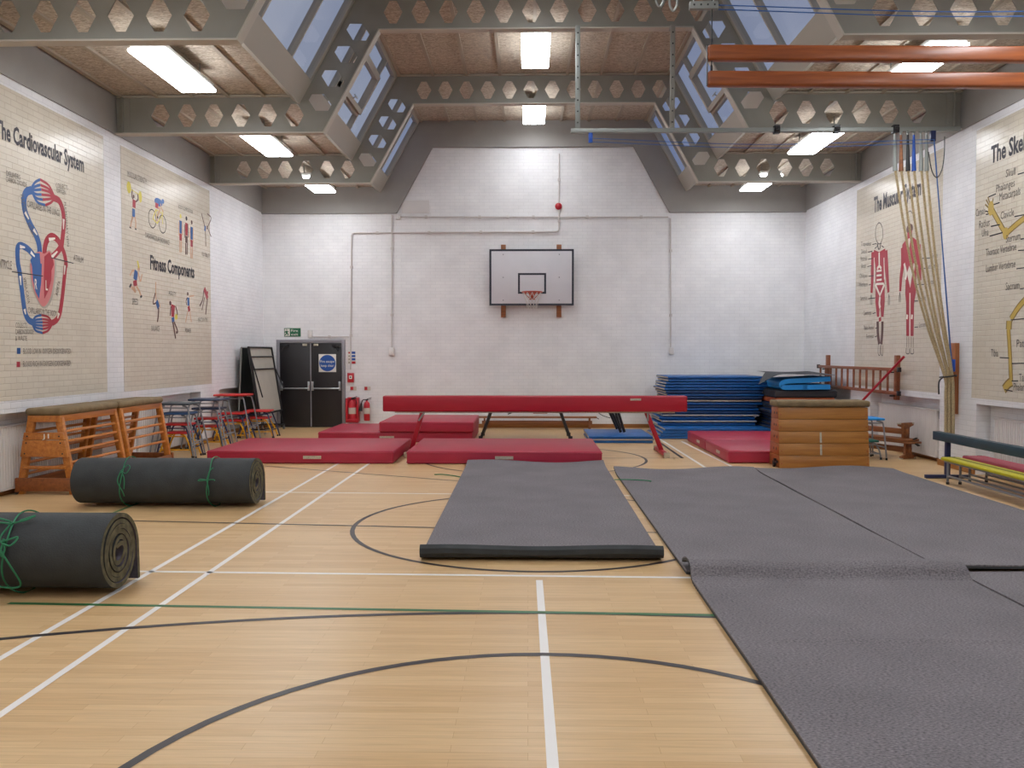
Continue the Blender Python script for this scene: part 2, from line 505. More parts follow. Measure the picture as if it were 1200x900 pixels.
def fill_mesh(splines, extrude):
    """flat filled outline with holes, in x-y"""
    cu = bpy.data.curves.new('outline', 'CURVE'); cu.dimensions = '2D'; cu.fill_mode = 'BOTH'; cu.extrude = extrude
    for pts in splines:
        sp = cu.splines.new('POLY'); sp.points.add(len(pts) - 1); sp.use_cyclic_u = True
        for p, q in zip(sp.points, pts): p.co = (q[0], q[1], 0, 1)
    o = bpy.data.objects.new('outline', cu); COL.objects.link(o)
    dg = bpy.context.evaluated_depsgraph_get(); dg.update()
    me = bpy.data.meshes.new_from_object(o.evaluated_get(dg))
    bpy.data.objects.remove(o); bpy.data.curves.remove(cu)
    return me
# ================================================================== THE SETTING
w = bpy.data.worlds.new('dusk sky'); SC.world = w; w.use_nodes = True
nt = w.node_tree; bg = nt.nodes['Background']
tc = nt.nodes.new('ShaderNodeTexCoord')
nz = nt.nodes.new('ShaderNodeTexNoise'); nz.inputs['Scale'].default_value = 2.4; nz.inputs['Detail'].default_value = 4
nt.links.new(tc.outputs['Generated'], nz.inputs['Vector'])
rp = nt.nodes.new('ShaderNodeValToRGB')
rp.color_ramp.elements[0].position = .38; rp.color_ramp.elements[1].position = .66
rp.color_ramp.elements[0].color = lin('#7684AC'); rp.color_ramp.elements[1].color = lin('#BCC0CF')
nt.links.new(nz.outputs['Fac'], rp.inputs['Fac']); nt.links.new(rp.outputs['Color'], bg.inputs['Color'])
bg.inputs['Strength'].default_value = .8

# ---- floor with its court markings
fl = MB()
fl.box(XL - .3, YF - .2, -.12, XR + .3, YB + .3, 0)
LZ = .0015
def strip(p, q, wd, mi, a=0, b=0):
    """a, b lengthen the strip beyond p and q"""
    fl.mi = mi
    lz = LZ + .0003 * mi
    p, q = Vector((p[0], p[1], lz)), Vector((q[0], q[1], lz)); d = (q - p).normalized()
    p, q = p - d * a, q + d * b
    n = Vector((-d.y, d.x, 0)) * wd / 2
    f = fl.face([p - n, q - n, q + n, p + n])
def arc(c, r, wd, mi, a0, a1, n=72):
    fl.mi = mi
    for i in range(n):
        t0, t1 = R(a0 + (a1 - a0) * i / n), R(a0 + (a1 - a0) * (i + 1) / n)
        pt = lambda t, rr: (c[0] + rr * math.cos(t), c[1] + rr * math.sin(t), LZ + .0003 * mi - .0001)
        fl.face([pt(t0, r + wd / 2), pt(t1, r + wd / 2), pt(t1, r - wd / 2), pt(t0, r - wd / 2)])
strip(onz(0, 772), onz(390, 547), .045, 1, 1.5, 3)
strip(onz(0, 838), onz(427, 547), .045, 1, 1.5, 3)
strip(onz(632, 680), onz(648, 900), .05, 1, 0, 1.5)
strip(onz(160, 669.8), onz(797, 677), .045, 1, .35, 2.5)
strip(onz(330, 577), onz(537, 579), .045, 1, .3, 3)
strip(onz(794.7, 528), onz(828, 549), .045, 1, 2.5, 1)
strip(onz(836, 536), onz(864, 550), .045, 1, 2.5, 1)
strip(onz(0, 607), onz(490, 618), .04, 2, .3, 5)
strip(onz(308, 546), onz(540, 564), .035, 2, .4, 1)
strip(onz(740, 537), onz(800, 537), .03, 2, 1, 0)
strip(onz(775, 520), onz(800, 537), .05, 2, .3, 0)
arc((.08, 8.28), 1.8, .045, 2, 0, 360)
arc((.1, 13.55), 1.8, .045, 2, 0, 360)
arc((.08, 2.88), 1.8, .05, 2, 0, 360)
arc((.1, 5.44 - 9.6), 9.6, .05, 2, 56, 124)
strip(onz(60, 708), onz(830, 721), .045, 3, .3, 1.5)
strip(onz(103, 613), onz(136, 600), .04, 3, 2, 5)
structure(fl.build('floor', ['floor', 'white_line', 'black_line', 'green_line'], recalc=False))

# ---- side walls with shallow radiator recesses
REC = ((7.4, 11.9), (12.95, 15.55), (16.5, 18.7))
def side_wall(name, x, sgn):
    """x = face of the wall, sgn = direction away from the room"""
    b = MB()
    def bx(y0, y1, z0, z1, d0, d1):
        xa, xb = x + sgn * d0, x + sgn * d1
        b.box(min(xa, xb), y0, z0, max(xa, xb), y1, z1)
    bx(YF - .2, YB + .2, 1.0, ZW, 0, .3)
    ys = [YF - .2] + [v for r in REC for v in r] + [YB + .2]
    for i in range(0, len(ys), 2):
        bx(ys[i], ys[i + 1], 0, 1.0, 0, .3)
    for y0, y1 in REC:
        bx(y0, y1, 0, 1.0, .2, .3)
    bx(YF - .2, YB + .2, ZW, ZD + .2, .05, .3)
    return structure(b.build(name, 'brick_y'))
side_wall('wall_left', XL, -1); side_wall('wall_right', XR, 1)
for nm, x, s in (('trim_1', XL, -1), ('trim_2', XR, 1)):
    b = MB(); xa, xb = x - s * .02, x + s * .06
    b.box(min(xa, xb), YF, ZW, max(xa, xb), YB, ZD + .05)
    structure(b.build(nm, 'fascia'))
b = MB()
b.prism([(XL - .3, YB, 0), (XR + .3, YB, 0), (XR + .3, YB, ZD + .1), (CX + HLT, YB, ZD + .05), (CX + HUT, YB, ZDU + .05), (CX - HUT, YB, ZDU + .05), (CX - HLT, YB, ZD + .05), (XL - .3, YB, ZD + .1)], (0, .25, 0))
structure(b.build('wall_back', 'brick_x'))
b = MB(); b.box(XL - .3, YF - .25, 0, XR + .3, YF, ZDU + .2)
structure(b.build('wall_front', 'brick_x'))
lower = [(XL, ZW), (CX - HL, ZW), (CX - HU, ZU), (CX + HU, ZU), (CX + HL, ZW), (XR, ZW)]
upper = [(XR, ZD + .02), (CX + HLT, ZD), (CX + HUT, ZDU + .02), (CX - HUT, ZDU + .02), (CX - HLT, ZD), (XL, ZD + .02)]
b = MB()
me = fill_mesh([[(p[0], p[1] - .03) for p in lower] + upper], .03)
me.transform(Matrix(((1, 0, 0, 0), (0, 0, 1, YB - .03), (0, 1, 0, 0), (0, 0, 0, 1)))); b.mesh(me, Matrix.Identity(4))
structure(b.build('trim_3', 'fascia'))
# skirting boards
for nm, x, s in (('baseboard_left', XL, -1), ('baseboard_right', XR, 1)):
    b = MB()
    ys = [YF] + [v for r in REC for v in r] + [YB]
    for i in range(0, len(ys), 2):
        b.box(min(x, x - s * .02), ys[i], 0, max(x, x - s * .02), ys[i + 1], .09)
    for y0, y1 in REC:
        b.box(min(x + s * .2, x + s * .18), y0, 0, max(x + s * .2, x + s * .18), y1, .09)
    structure(b.build(nm, 'skirting'))
b = MB()
D0, D1 = ony(325, 450, YB).x, ony(405, 450, YB).x
b.box(XL, YB - .02, 0, D0, YB, .09); b.box(D1, YB - .02, 0, XR, YB, .09)
structure(b.build('baseboard_back', 'skirting_x'))

# ---- roof deck: wood wool slabs between battens
c = MB()
xe0, xe1 = CX - HLT, CX + HLT
c.mi = 0
c.box(XL - .3, YF, ZD, xe0, YB, ZD + .1); c.box(xe1, YF, ZD, XR + .3, YB, ZD + .1)
c.box(CX - HUT, YF, ZDU, CX + HUT, YB, ZDU + .1)
c.mi = 1
def battens(x0, x1, z, n):
    for i in range(n + 1):
        x = x0 + (x1 - x0) * i / n
        c.box(x - .028, YF, z - .035, x + .028, YB, z)
battens(XL + .12, xe0 - .03, ZD, 5); battens(xe1 + .03, XR - .12, ZD, 5)
battens(CX - HUT + .06, CX + HUT - .06, ZDU, 8)
structure(c.build('ceiling', ['woodwool', 'batten']))

# ---- sloping skylights
BAYS = [(YF, 1.5), (1.5, 5.15), (5.15, 8.8), (8.8, 12.45), (12.45, 16.1), (16.1, YB - .06)]
wn = 0
for side in (-1, 1):
    P0 = Vector((CX + side * HLT, 0, ZW + BH)); P1 = Vector((CX + side * HUT, 0, ZU + BH))
    SD = (P1 - P0).normalized(); LS = (P1 - P0).length
    NO = Vector((side * SD.z, 0, abs(SD.x)))
    for bi, (y0, y1) in enumerate(BAYS):
        wn += 1
        W = lambda s, y, n=0: P0 + SD * s + NO * n + Vector((0, y, 0))
        def slab(b, s0, s1, ya, yb, n0, n1):
            b.hexa([W(s0, ya, n0), W(s1, ya, n0), W(s1, yb, n0), W(s0, yb, n0)], [W(s0, ya, n1), W(s1, ya, n1), W(s1, yb, n1), W(s0, yb, n1)])
        root = bpy.data.objects.new('window_%d' % wn, None); COL.objects.link(root); structure(root)
        S0, S1 = .26, LS - .06
        b = MB()
        slab(b, -.12, S0, y0, y1, -.02, .1)              # solid upstand at the foot
        slab(b, S1, LS + .12, y0, y1, -.02, .1)
        e = .06
        slab(b, S0, S1, y0, y0 + e, -.02, .1); slab(b, S0, S1, y1 - e, y1, -.02, .1)
        ms = (.36, .72) if bi != 4 else (.27, .73)
        for t in ms:
            y = y0 + (y1 - y0) * t
            slab(b, S0, S1, y - .018, y + .018, -.02, .08)
        if bi == 4:
            ya, yb = y0 + (y1 - y0) * .27, y0 + (y1 - y0) * .73
            for s in (S0 + .28, S1 - .3):
                slab(b, s - .02, s + .02, ya, yb, -.02, .08)
        b.build('window_frame', 'joinery', root)
        if bi == 4:
            b = MB()
            sa, sb = S0 + .31, S1 - .33
            ya, yb = ya + .03, yb - .03
            for q in ((sa, sa + .08, ya, yb), (sb - .08, sb, ya, yb), (sa, sb, ya, ya + .08), (sa, sb, yb - .08, yb)):
                slab(b, *q, -.07, .05)
            sash = b.build('sash', 'joinery', root)
            b = MB(); b.tube([W(sa + .12, (ya + yb) / 2 - .1, -.1), W(sa + .12, (ya + yb) / 2 + .1, -.1)], .012, 8)
            b.tube([W(sa + .12, (ya + yb) / 2, -.1), W(sa + .05, (ya + yb) / 2, -.06)], .012, 8)
            b.build('stay', 'chrome', sash)
        b = MB(); b.face([W(S0, y0 + .05, .04), W(S1, y0 + .05, .04), W(S1, y1 - .05, .04), W(S0, y1 - .05, .04)])
        b.build('pane', 'glass', root)

# ---- cranked castellated beams
def hexhole(cx, cy, a=0.):
    pts = [(-.05, .165), (.05, .165), (.14, 0), (.05, -.165), (-.05, -.165), (-.14, 0)]
    ca, sa = math.cos(a), math.sin(a)
    return [(cx + x * ca - y * sa, cy + x * sa + y * ca) for x, y in pts]
def make_beam(y, label):
    root = thing('roof_beam', label, 'beam', (CX, y, ZW), 0, 'castellated roof beams')
    x0, x1 = XL - CX + .03, XR - CX - .03
    dz = ZU - ZW
    lo = [(x0, 0), (-HL, 0), (-HU, dz), (HU, dz), (HL, 0), (x1, 0)]
    hi = [(x1, BH), (HLT, BH), (HUT, dz + BH), (-HUT, dz + BH), (-HLT, BH), (x0, BH)]
    holes = [hexhole(-2.05 - CX + .407 * i + .06, dz + BH / 2) for i in range(12)]
    k = 0
    x = -HLT - .12
    while x > x0 + .35:
        holes.append(hexhole(x, BH / 2)); x -= .4
    x = HLT + .12
    while x < x1 - .35:
        holes.append(hexhole(x, BH / 2)); x += .4
    dv = Vector((HL - HU, dz)); L = dv.length; a = math.atan2(dv.y, dv.x); dv /= L; nv = Vector((-dv.y, dv.x))
    for s in (.37, .77, 1.17, 1.54):
        p = Vector((-HL, 0)) + dv * s + nv * (BH / 2)
        holes.append(hexhole(p.x, p.y, a)); holes.append(hexhole(-p.x, p.y, -a))
    me = fill_mesh([lo + hi] + holes, .007)
    b = MB(); b.mesh(me, Matrix(((1, 0, 0, 0), (0, 0, 1, 0), (0, 1, 0, 0), (0, 0, 0, 1))))
    b.build('web', 'steel_grey', root)
    def flange(pl, t0, t1, nm):
        b = MB(); n = len(pl)
        off = []
        for i in range(n):
            p = Vector(pl[i]); d1 = (p - Vector(pl[i - 1])).normalized() if i else None
            d2 = (Vector(pl[i + 1]) - p).normalized() if i < n - 1 else None
            d1 = d1 or d2; d2 = d2 or d1
            n1, n2 = Vector((-d1.y, d1.x)), Vector((-d2.y, d2.x)); m = (n1 + n2).normalized(); m /= max(.3, m.dot(n1))
            off.append((p + m * t0, p + m * t1))
        for (a0, a1), (c0, c1) in zip(off, off[1:]):
            b.hexa([(a0.x, -.075, a0.y), (c0.x, -.075, c0.y), (c0.x, .075, c0.y), (a0.x, .075, a0.y)],
                   [(a1.x, -.075, a1.y), (c1.x, -.075, c1.y), (c1.x, .075, c1.y), (a1.x, .075, a1.y)])
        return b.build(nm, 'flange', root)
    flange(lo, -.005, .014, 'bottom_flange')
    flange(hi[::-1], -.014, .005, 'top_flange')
    for xx in (x0 + .1, x1 - .1):
        b = MB(); b.box(xx - .008, -.07, .014, xx + .008, .07, BH - .014)
        b.box(xx - .1, -.02, .02, xx + .1, .02, BH - .02)
        for zz in (.12, .42):
            for s in (-1, 1):
                b.cyl((xx - .05 * s, -.018, zz), (xx - .05 * s, -.034, zz), .014, 6)
        b.build('end_cleat', 'steel_grey', root)
    return root
for y, l in zip(BEAMS, ('grey cranked roof beam with hexagonal holes, above the two orange bars',
                        'grey cranked roof beam with hexagonal holes, carrying the climbing rope track',
                        'grey cranked roof beam with hexagonal holes, last one before the basketball wall')):
    make_beam(y, l)

# ---- double fire door
door = bpy.data.objects.new('door_1', None); COL.objects.link(door); structure(door)
zt = ony(365, 398, YB).z
b = MB(); e = .075
b.box(D0, YB - .06, 0, D0 + e, YB, zt); b.box(D1 - e, YB - .06, 0, D1, YB, zt); b.box(D0 + e, YB - .06, zt - e, D1 - e, YB, zt)
b.build('door_frame', 'door_frame', door, bevel=.006)
xm = (D0 + D1) / 2
for s, (xa, xb) in ((-1, (D0 + e + .004, xm - .004)), (1, (xm + .004, D1 - e - .004))):
    b = MB(); b.box(xa, YB - .045, .01, xb, YB - .005, zt - e - .004)
    leaf = b.build('door_leaf', 'door_black', door, bevel=.003)
    b = MB(); zb = ony(365, 455, YB).z
    b.tube([(xa + .03, YB - .1, zb), (xb - .03, YB - .1, zb)], .016, 10)
    for xx in (xa + .04, xb - .04):
        b.box(xx - .022, YB - .11, zb - .05, xx + .022, YB - .045, zb + .16)
    b.build('push_bar', 'chrome', leaf, bevel=.004)
    b = MB()
    xx = xm + s * .13
    b.box(xx - .05, YB - .09, zt - e - .07, xx + .05, YB - .045, zt - e - .02)
    b.build('keeper', 'tag_white', leaf, bevel=.004)
    b = MB(); xx = xa + .12 if s < 0 else xb - .12
    b.box(xx - .09, YB - .1, zt - e - .1, xx + .09, YB - .045, zt - e - .03)
    b.bar((xx, YB - .1, zt - e - .08), (xx + s * .06, YB - .13, zt - e - .2), .02, .02)
    b.build('door_closer', 'black_steel', leaf, bevel=.004)
b = MB(); b.box(xm - .012, YB - .052, .01, xm + .012, YB - .044, zt - e); b.build('astragal', 'door_frame', door)

# ================================================================== LAMPS
def make_light():
    root = thing('ceiling_light', '', 'ceiling light', (0, 0, 0), 0, 'fluorescent trough lights')
    wd, ln, h = .47, 1.55, .11
    b = MB()
    b.box(-wd / 2 + .022, -ln / 2 + .022, .045, wd / 2 - .022, ln / 2 - .022, .11)
    b.build('housing', 'lamp_body', root, bevel=.006)
    b = MB(); b.box(-wd / 2, -ln / 2, .0, wd / 2, ln / 2, .043)          # wrap-around prismatic diffuser
    b.build('diffuser', 'lamp', root, bevel=.015)
    b = MB()
    for yy in (-.5, .5):
        b.cyl((-.12, yy, h), (-.12, yy, .3), .008, 6); b.cyl((.12, yy, h), (.12, yy, .3), .008, 6)
        b.box(-.18, yy - .03, .105, .18, yy + .03, .125)
    b.build('hanger', 'galv', root)
    return root
proto = make_light()
used = False
YL = [-.4, 3.2, 6.9, 10.58, 14.25, 17.6]
WHERE = ['near the unseen entrance end', 'two beams before the orange bars', 'just before the orange bars', 'between orange beams and rope track',
         'beyond the rope track', 'last before the basketball wall']
for xx, zz, row in ((CX - 4.55, ZD - .3, 'fluorescent light, cardiovascular mural side, '), (CX + .02, ZDU - .26, 'fluorescent light, raised middle of the roof, '), (CX + 4.72, ZD - .3, 'fluorescent light, skeleton mural side, ')):
    for y, wh in zip(YL, WHERE):
        o = copy_tree(proto) if used else proto
        used = True
        if abs(xx - CX) < 1 and y == 17.6: y = 17.85
        o.location = (xx, y, zz); o['label'] = row + wh
# ================================================================== CARPET ROLLS
def rolled_mat(x0, x1, yc_, Rr, label, ties):
    xc_ = (x0 + x1) / 2; hw = (x1 - x0) / 2
    root = thing('rolled_mat', label, 'rolled mat', (xc_, yc_, 0), 0, 'rolled carpet mats')
    th, r0, turns = .032, .055, 5.4
    pts = []
    n = int(turns * 40)
    for i in range(n + 1):
        t = i / n; a = 2 * math.pi * turns * (1 - t) - .1
        rr = r0 + (Rr - th / 2 - r0) * t
        wob = 1 + .05 * math.sin(2.2 * a + 1) * (1 - t)
        pts.append(Vector((rr * wob * math.cos(a), Rr + rr * wob * math.sin(a))))
    e = pts[-1]
    for k in range(1, 6):
        pts.append(Vector((e.x + .012 * k / 5, e.y - (e.y - .02) * k / 5)))
    b = MB(); rows = []
    for i, p in enumerate(pts):
        d = (pts[min(i + 1, len(pts) - 1)] - pts[max(0, i - 1)]).normalized()
        nn = Vector((-d.y, d.x)) * th / 2           # winding clockwise: points outwards
        o, q = p + nn, p - nn
        jx = .006 * math.sin(i * .21)
        rows.append([b.bm.verts.new(v) for v in ((-hw + jx, o.x, o.y), (hw + jx, o.x, o.y), (hw + jx, q.x, q.y), (-hw + jx, q.x, q.y))])
    for A, B in zip(rows, rows[1:]):
        for k, mi in ((0, 0), (1, 2), (2, 1), (3, 2)):
            f = b.bm.faces.new((A[k], A[(k + 1) % 4], B[(k + 1) % 4], B[k])); f.material_index = mi
    for A in (rows[0], rows[-1]):
        f = b.bm.faces.new(A); f.material_index = 2
    b.build('carpet_roll', ['rubber', 'roll_carpet', 'foam_edge'], root, smooth=True)
    for tx, style in ties:
        b = MB(); ro = Rr + .004; x = tx - xc_
        b.tube([(x + .015 * math.sin(3 * t), ro * math.cos(t), Rr + ro * math.sin(t)) for t in [2 * math.pi * k / 48 for k in range(48)]], .006, 6, closed=True)
        S = lambda u, a: (x + u, -(ro + .012) * math.cos(a), Rr + (ro + .012) * math.sin(a))   # a: angle up the front face
        k0 = .55
        if style == 0:
            b.tube(spline([S(0, k0), S(.05, k0 + .25), S(.09, k0 + .15), S(.06, k0 - .1), S(0, k0)]), .005, 6)
            b.tube(spline([S(0, k0), S(-.02, k0 - .4), S(.03, k0 - .8), S(.04, k0 - 1.)]), .006, 6)
            b.tube(spline([S(0, k0), S(.05, k0 - .3), S(.05, k0 - .7)]), .006, 6)
        elif style == 1:
            k0 = .2
            b.tube(spline([S(0, k0), S(-.07, k0 + .03), S(-.09, k0 - .03), S(0, k0)]), .006, 6)
            b.tube(spline([S(0, k0), S(.07, k0 + .02), S(.09, k0 - .02)]), .006, 6)
            b.tube(spline([S(0, k0), S(.02, k0 + .35), S(.05, k0 + .5)]), .006, 6)
            b.tube(spline([S(0, k0), S(.02, k0 - .4), S(.01, k0 - .6)]), .006, 6)
        else:
            for q in ([(0, .9), (-.1, .95), (-.14, 1.1), (-.02, .98)], [(0, .9), (.09, 1.02), (.13, 1.18), (.05, 1.0)],
                      [(0, .9), (-.03, .5), (.05, .35), (.09, .55), (0, .45)], [(0, .45), (-.02, .1), (-.07, -.1), (-.1, -.3)],
                      [(0, .2), (.06, -.1), (.1, -.6), (.02, -.75), (-.1, -.6), (-.12, -.2), (-.02, .15)], [(0, .45), (.02, .25), (0, .1)]):
                b.tube(spline([S(*v) for v in q]), .0065, 6)
            for v in ((0, .9), (0, .45), (0, .18)):
                p = Vector(S(*v)); b.tube([p - Vector((0, 0, .018)), p, p + Vector((0, 0, .018))], [.006, .014, .006], 6)
        b.build('tie_string', 'string', root, smooth=True)
    return root
rolled_mat(-5.06, -2.93, 5.9, .285, 'dark rolled carpet mat whose spiral end shows, tied with a large green bow', ((-3.6, 2),))
rolled_mat(-5.02, -3.04, 9.28, .272, 'dark rolled carpet mat in front of the wooden climbing trestles, tied with two green strings', ((-4.46, 0), (-3.5, 1)))

# ================================================================== UNROLLED CARPET MATS
def flat_mat(near, far, prof, label, wave=.0, wseed=0., crease=None, ridge=0., mark=None):
    """near / far = (x0, x1) of the two ends; prof = (y, height) from the near end to the far one"""
    y0, y1 = prof[0][0], prof[-1][0]
    yb = min(p[0] for p in prof)
    root = thing('carpet_mat', label, 'carpet mat', ((near[0] + near[1]) / 2, yb, 0), 0, 'unrolled grey carpet mats')
    dense = []
    for a, c in zip(prof, prof[1:]):
        k = max(1, int(abs(c[0] - a[0]) / ((.02 if ridge else .12) if a[1] + c[1] == 0 else .012)))
        for i in range(k): dense.append((a[0] + (c[0] - a[0]) * i / k, a[1] + (c[1] - a[1]) * i / k))
    dense.append(prof[-1])
    N = 30
    def layer(name, h0, h1, m):
        b = MB(); rows = []
        for i, p in enumerate(dense):
            q0, q1 = dense[max(0, i - 1)], dense[min(len(dense) - 1, i + 1)]
            d = Vector((q1[0] - q0[0], q1[1] - q0[1])).normalized(); nn = Vector((-d.y, d.x))
            t = min(1, max(0, (p[0] - yb) / (y1 - yb)))
            xa, xb = near[0] + (far[0] - near[0]) * t, near[1] + (far[1] - near[1]) * t
            up, dn = [], []
            for k in range(N + 1):
                u = k / N; x = xa + (xb - xa) * u
                z = .0015 + .0016 * math.sin(5 * x + 3 * p[0] + wseed) + .0016
                if wave:
                    f = max(0, 1 - (y1 - p[0]) / .55)
                    z += wave * f * f * (.55 + .45 * math.sin(u * 6.5 + wseed))
                if ridge:
                    f = math.exp(-((p[0] - 4.86) / .035) ** 2) * min(1, max(0, (u - .02) * 6)) * min(1, max(0, (.92 - u) * 4)); z += ridge * f
                if p[1] > .04: z += .008 * math.sin(u * 9 + wseed)
                if ridge and 5.9 < p[0] < 6.24: z += .0035 * math.sin(p[0] * 105 + 1.5 * math.sin(u * 5)) * (1 - u * .6)
                up.append(b.bm.verts.new((x, p[0] + nn.x * h1, p[1] + nn.y * h1 + z)))
                dn.append(b.bm.verts.new((x, p[0] + nn.x * h0, p[1] + nn.y * h0 + z)))
            rows.append((up, dn))
        for (ua, da), (ub, db) in zip(rows, rows[1:]):
            for k in range(N):
                b.bm.faces.new((ua[k], ua[k + 1], ub[k + 1], ub[k])); b.bm.faces.new((da[k + 1], da[k], db[k], db[k + 1]))
            b.bm.faces.new((ua[0], ub[0], db[0], da[0])); b.bm.faces.new((ua[N], da[N], db[N], ub[N]))
        for (ua, da) in (rows[0], rows[-1]):
            for k in range(N): b.bm.faces.new((ua[k], da[k], da[k + 1], ua[k + 1]))
        return b.build(name, m, root, smooth=True, world=True)
    layer('rubber_backing', 0, .017, 'rubber')
    layer('carpet_top', .0172, .028, 'carpet')
    return root
P = lambda px, py: onz(px, py).x
flat_mat((P(492, 657), P(778, 659)), (P(547, 546), P(708, 546)),
         [(6.83, .125), (6.795, .1), (6.79, .06), (6.82, .025), (6.89, .008), (7.05, 0), (7.3, 0), (12.82, 0)],
         'grey carpet mat lying apart, its dark end curled up over the court circle', .05, .6)
flat_mat((1.22, 3.22), (1.24, 3.26), [(6.42, 0), (12.1, 0)], 'grey carpet mat between the mat with the curled end and the mat before the vault', .05, 2.2)
flat_mat((3.24, 5.3), (3.3, 5.3), [(6.5, .035), (6.6, .02), (6.8, 0), (12.2, 0)], 'grey carpet mat reaching from the vaulting box to the yellow bench', .05, 3.6)
flat_mat((1.17, 3.24), (1.22, 3.28), [(1.2, 0), (6.12, 0), (6.18, .006), (6.225, .035), (6.26, .082), (6.32, .105), (6.42, .1), (6.52, .075), (6.6, .042)],
         'big grey carpet mat whose wrinkled end overlaps the next mat', 0, 1.1, ridge=.012)
flat_mat((3.26, 5.3), (3.3, 5.3), [(1.2, 0), (6.44, 0)], 'grey carpet mat beside the overlapping one, along the side with the benches', 0, .3)
# loose green tie strings of the mats
for pts, l in (([(720, 562), (738, 562), (757, 563), (763, 564)], 'short green string lying across the corner of a grey mat'),
               ([(509, 556), (520, 556), (535, 558), (543, 560)], 'green string on the floor beside the curled grey mat')):
    z = .045 if pts[0][0] > 700 else .008
    W_ = [onz(a, c, z) for a, c in pts]
    b = MB(); b.tube(spline(W_), .007, 6); o = b.build('loose_string', 'string', origin=W_[0], smooth=True)
    tag(o, l, 'string')

# ================================================================== RED CRASH MATS
def crash_mat(x0, y0, x1, y1, z, h, label, tags):
    root = thing('crash_mat', label, 'crash mat', ((x0 + x1) / 2, (y0 + y1) / 2, z), 0, 'red crash mats')
    b = MB(); b.box(x0, y0, z + .004, x1, y1, z + h)
    b.build('cover', 'red_vinyl', root, bevel=.022, seg=3, world=True)
    b = MB()
    for a in (0, 1):
        zz = z + (.03 if a == 0 else h - .03)
        q = .002
        b.tube([(x0 - q, y0 - q, zz), (x1 + q, y0 - q, zz), (x1 + q, y1 + q, zz), (x0 - q, y1 + q, zz)], .006, 6, closed=True)
    b.build('piping', 'red_vinyl', root, smooth=True, world=True)
    for t, u in tags:
        b = MB()
        if t == 'f': b.box(u - .14, y0 - .006, z + h * .38, u + .14, y0 + .002, z + h * .62)
        else: b.box(x0 - .006, u - .12, z + h * .38, x0 + .002, u + .12, z + h * .62)
        b.build('label_tag', 'tag_white', root, world=True)
    return root
crash_mat(-5.0, 12.86, -2.09, 14.86, 0, .2, 'red crash mat on the floor before the fire door and stacked tables', (('f', -3.35),))
crash_mat(-1.88, 12.86, 1.14, 14.86, 0, .2, 'red crash mat on the floor touching the curled grey mat', (('f', -.37),))
crash_mat(-4.05, 16.0, -1.07, 18.0, 0, .2, 'lower red crash mat of the pair by the fire extinguishers', (('f', -2.72),))
crash_mat(-2.86, 15.95, -1.05, 17.85, .202, .2, 'smaller red crash mat resting on top of another', ())
crash_mat(3.12, 14.76, 5.2, 16.4, 0, .2, 'red crash mat partly under the tall blue mat stack', (('s', 15.35),))
crash_mat(3.12, 13.04, 5.2, 14.74, 0, .2, 'red crash mat jammed behind the vaulting box', (('s', 13.75),))

# ================================================================== BALANCE BEAM
bb = thing('balance_beam', 'long red padded balance beam on splayed red legs, spanning the hall', 'balance beam', (.12, 14.25, 0))
xa, xb = ony(449, 470, 14.2).x, ony(805, 470, 14.2).x
zt_, zb_ = ony(620, 464, 14.15).z, ony(620, 482.5, 14.15).z
b = MB(); b.box(xa, 14.14, zb_, xb, 14.36, zt_)
b.build('padded_cover', 'red_beam', bb, bevel=.025, seg=3, world=True)
b = MB(); b.box(xa + .2, 14.2, zb_ - .025, xb - .2, 14.3, zb_ + .01); b.build('beam_rail', 'tag_white', bb, world=True)
b = MB(); t0 = ony(745, 468, 14.13).x; b.box(t0 - .09, 14.133, zt_ - .075, t0 + .09, 14.142, zt_ - .04); b.build('label_tag', 'tag_white', bb, world=True)
for s, xt, xg in ((-1, -1.8, -2.0), (1, 2.0, 2.27)):
    b = MB(); b.bar((xt, 14.25, zb_ + .02), (xg, 14.25, .06), .075, .06, (0, 1, 0))
    leg = b.build('leg', 'red_metal', bb, bevel=.006, world=True)
    b = MB(); b.bar((xt + .03, 14.2, zb_ - .02), (xt + .05 * s - .02, 14.2, zb_ - .16), .03, .012, (0, 1, 0)); b.build('locking_pin', 'galv', leg, world=True)
    b = MB(); b.box(xg - .035, 13.72, .012, xg + .035, 14.8, .075); b.build('foot', 'red_metal', bb, bevel=.008, world=True)
    b = MB(); b.box(xg - .045, 13.66, .0, xg + .045, 13.74, .085); b.box(xg - .045, 14.78, .0, xg + .045, 14.86, .085); b.build('foot_cap', 'cream_foam', bb, bevel=.008, world=True, split=True)

# ================================================================== TRAMPETTE FRAMES BEHIND THE BEAM
tr = thing('trampette', 'low trampette on splayed black steel legs behind the red balance beam', 'trampette', (-.03, 17.0, 0))
b = MB()
zt2 = .62
xs = (ony(577, 480, 16.9).x, ony(655, 480, 16.9).x)
for yy in (16.62, 17.38): b.tube([(xs[0], yy, zt2 - .01), (xs[1], yy, zt2 - .01)], .026, 8)
for xx in xs: b.tube([(xx, 16.62, zt2), (xx, 17.38, zt2)], .02, 8)
b.tube([(xs[0] + .05, 16.62, zt2 - .05), (xs[0] + .5, 16.62, zt2 - .06)], .012, 6)
b.tube([(xs[0] + .6, 16.62, zt2 - .01), (xs[0] + .32, 16.7, zt2 - .12)], .012, 6)
b.build('frame', 'black_steel', tr, world=True, smooth=True)
b = MB(); b.box(xs[0] + .04, 16.66, zt2 - .005, xs[1] - .04, 17.34, zt2 + .015); b.build('bed', 'dark_foam', tr, bevel=.004, world=True)
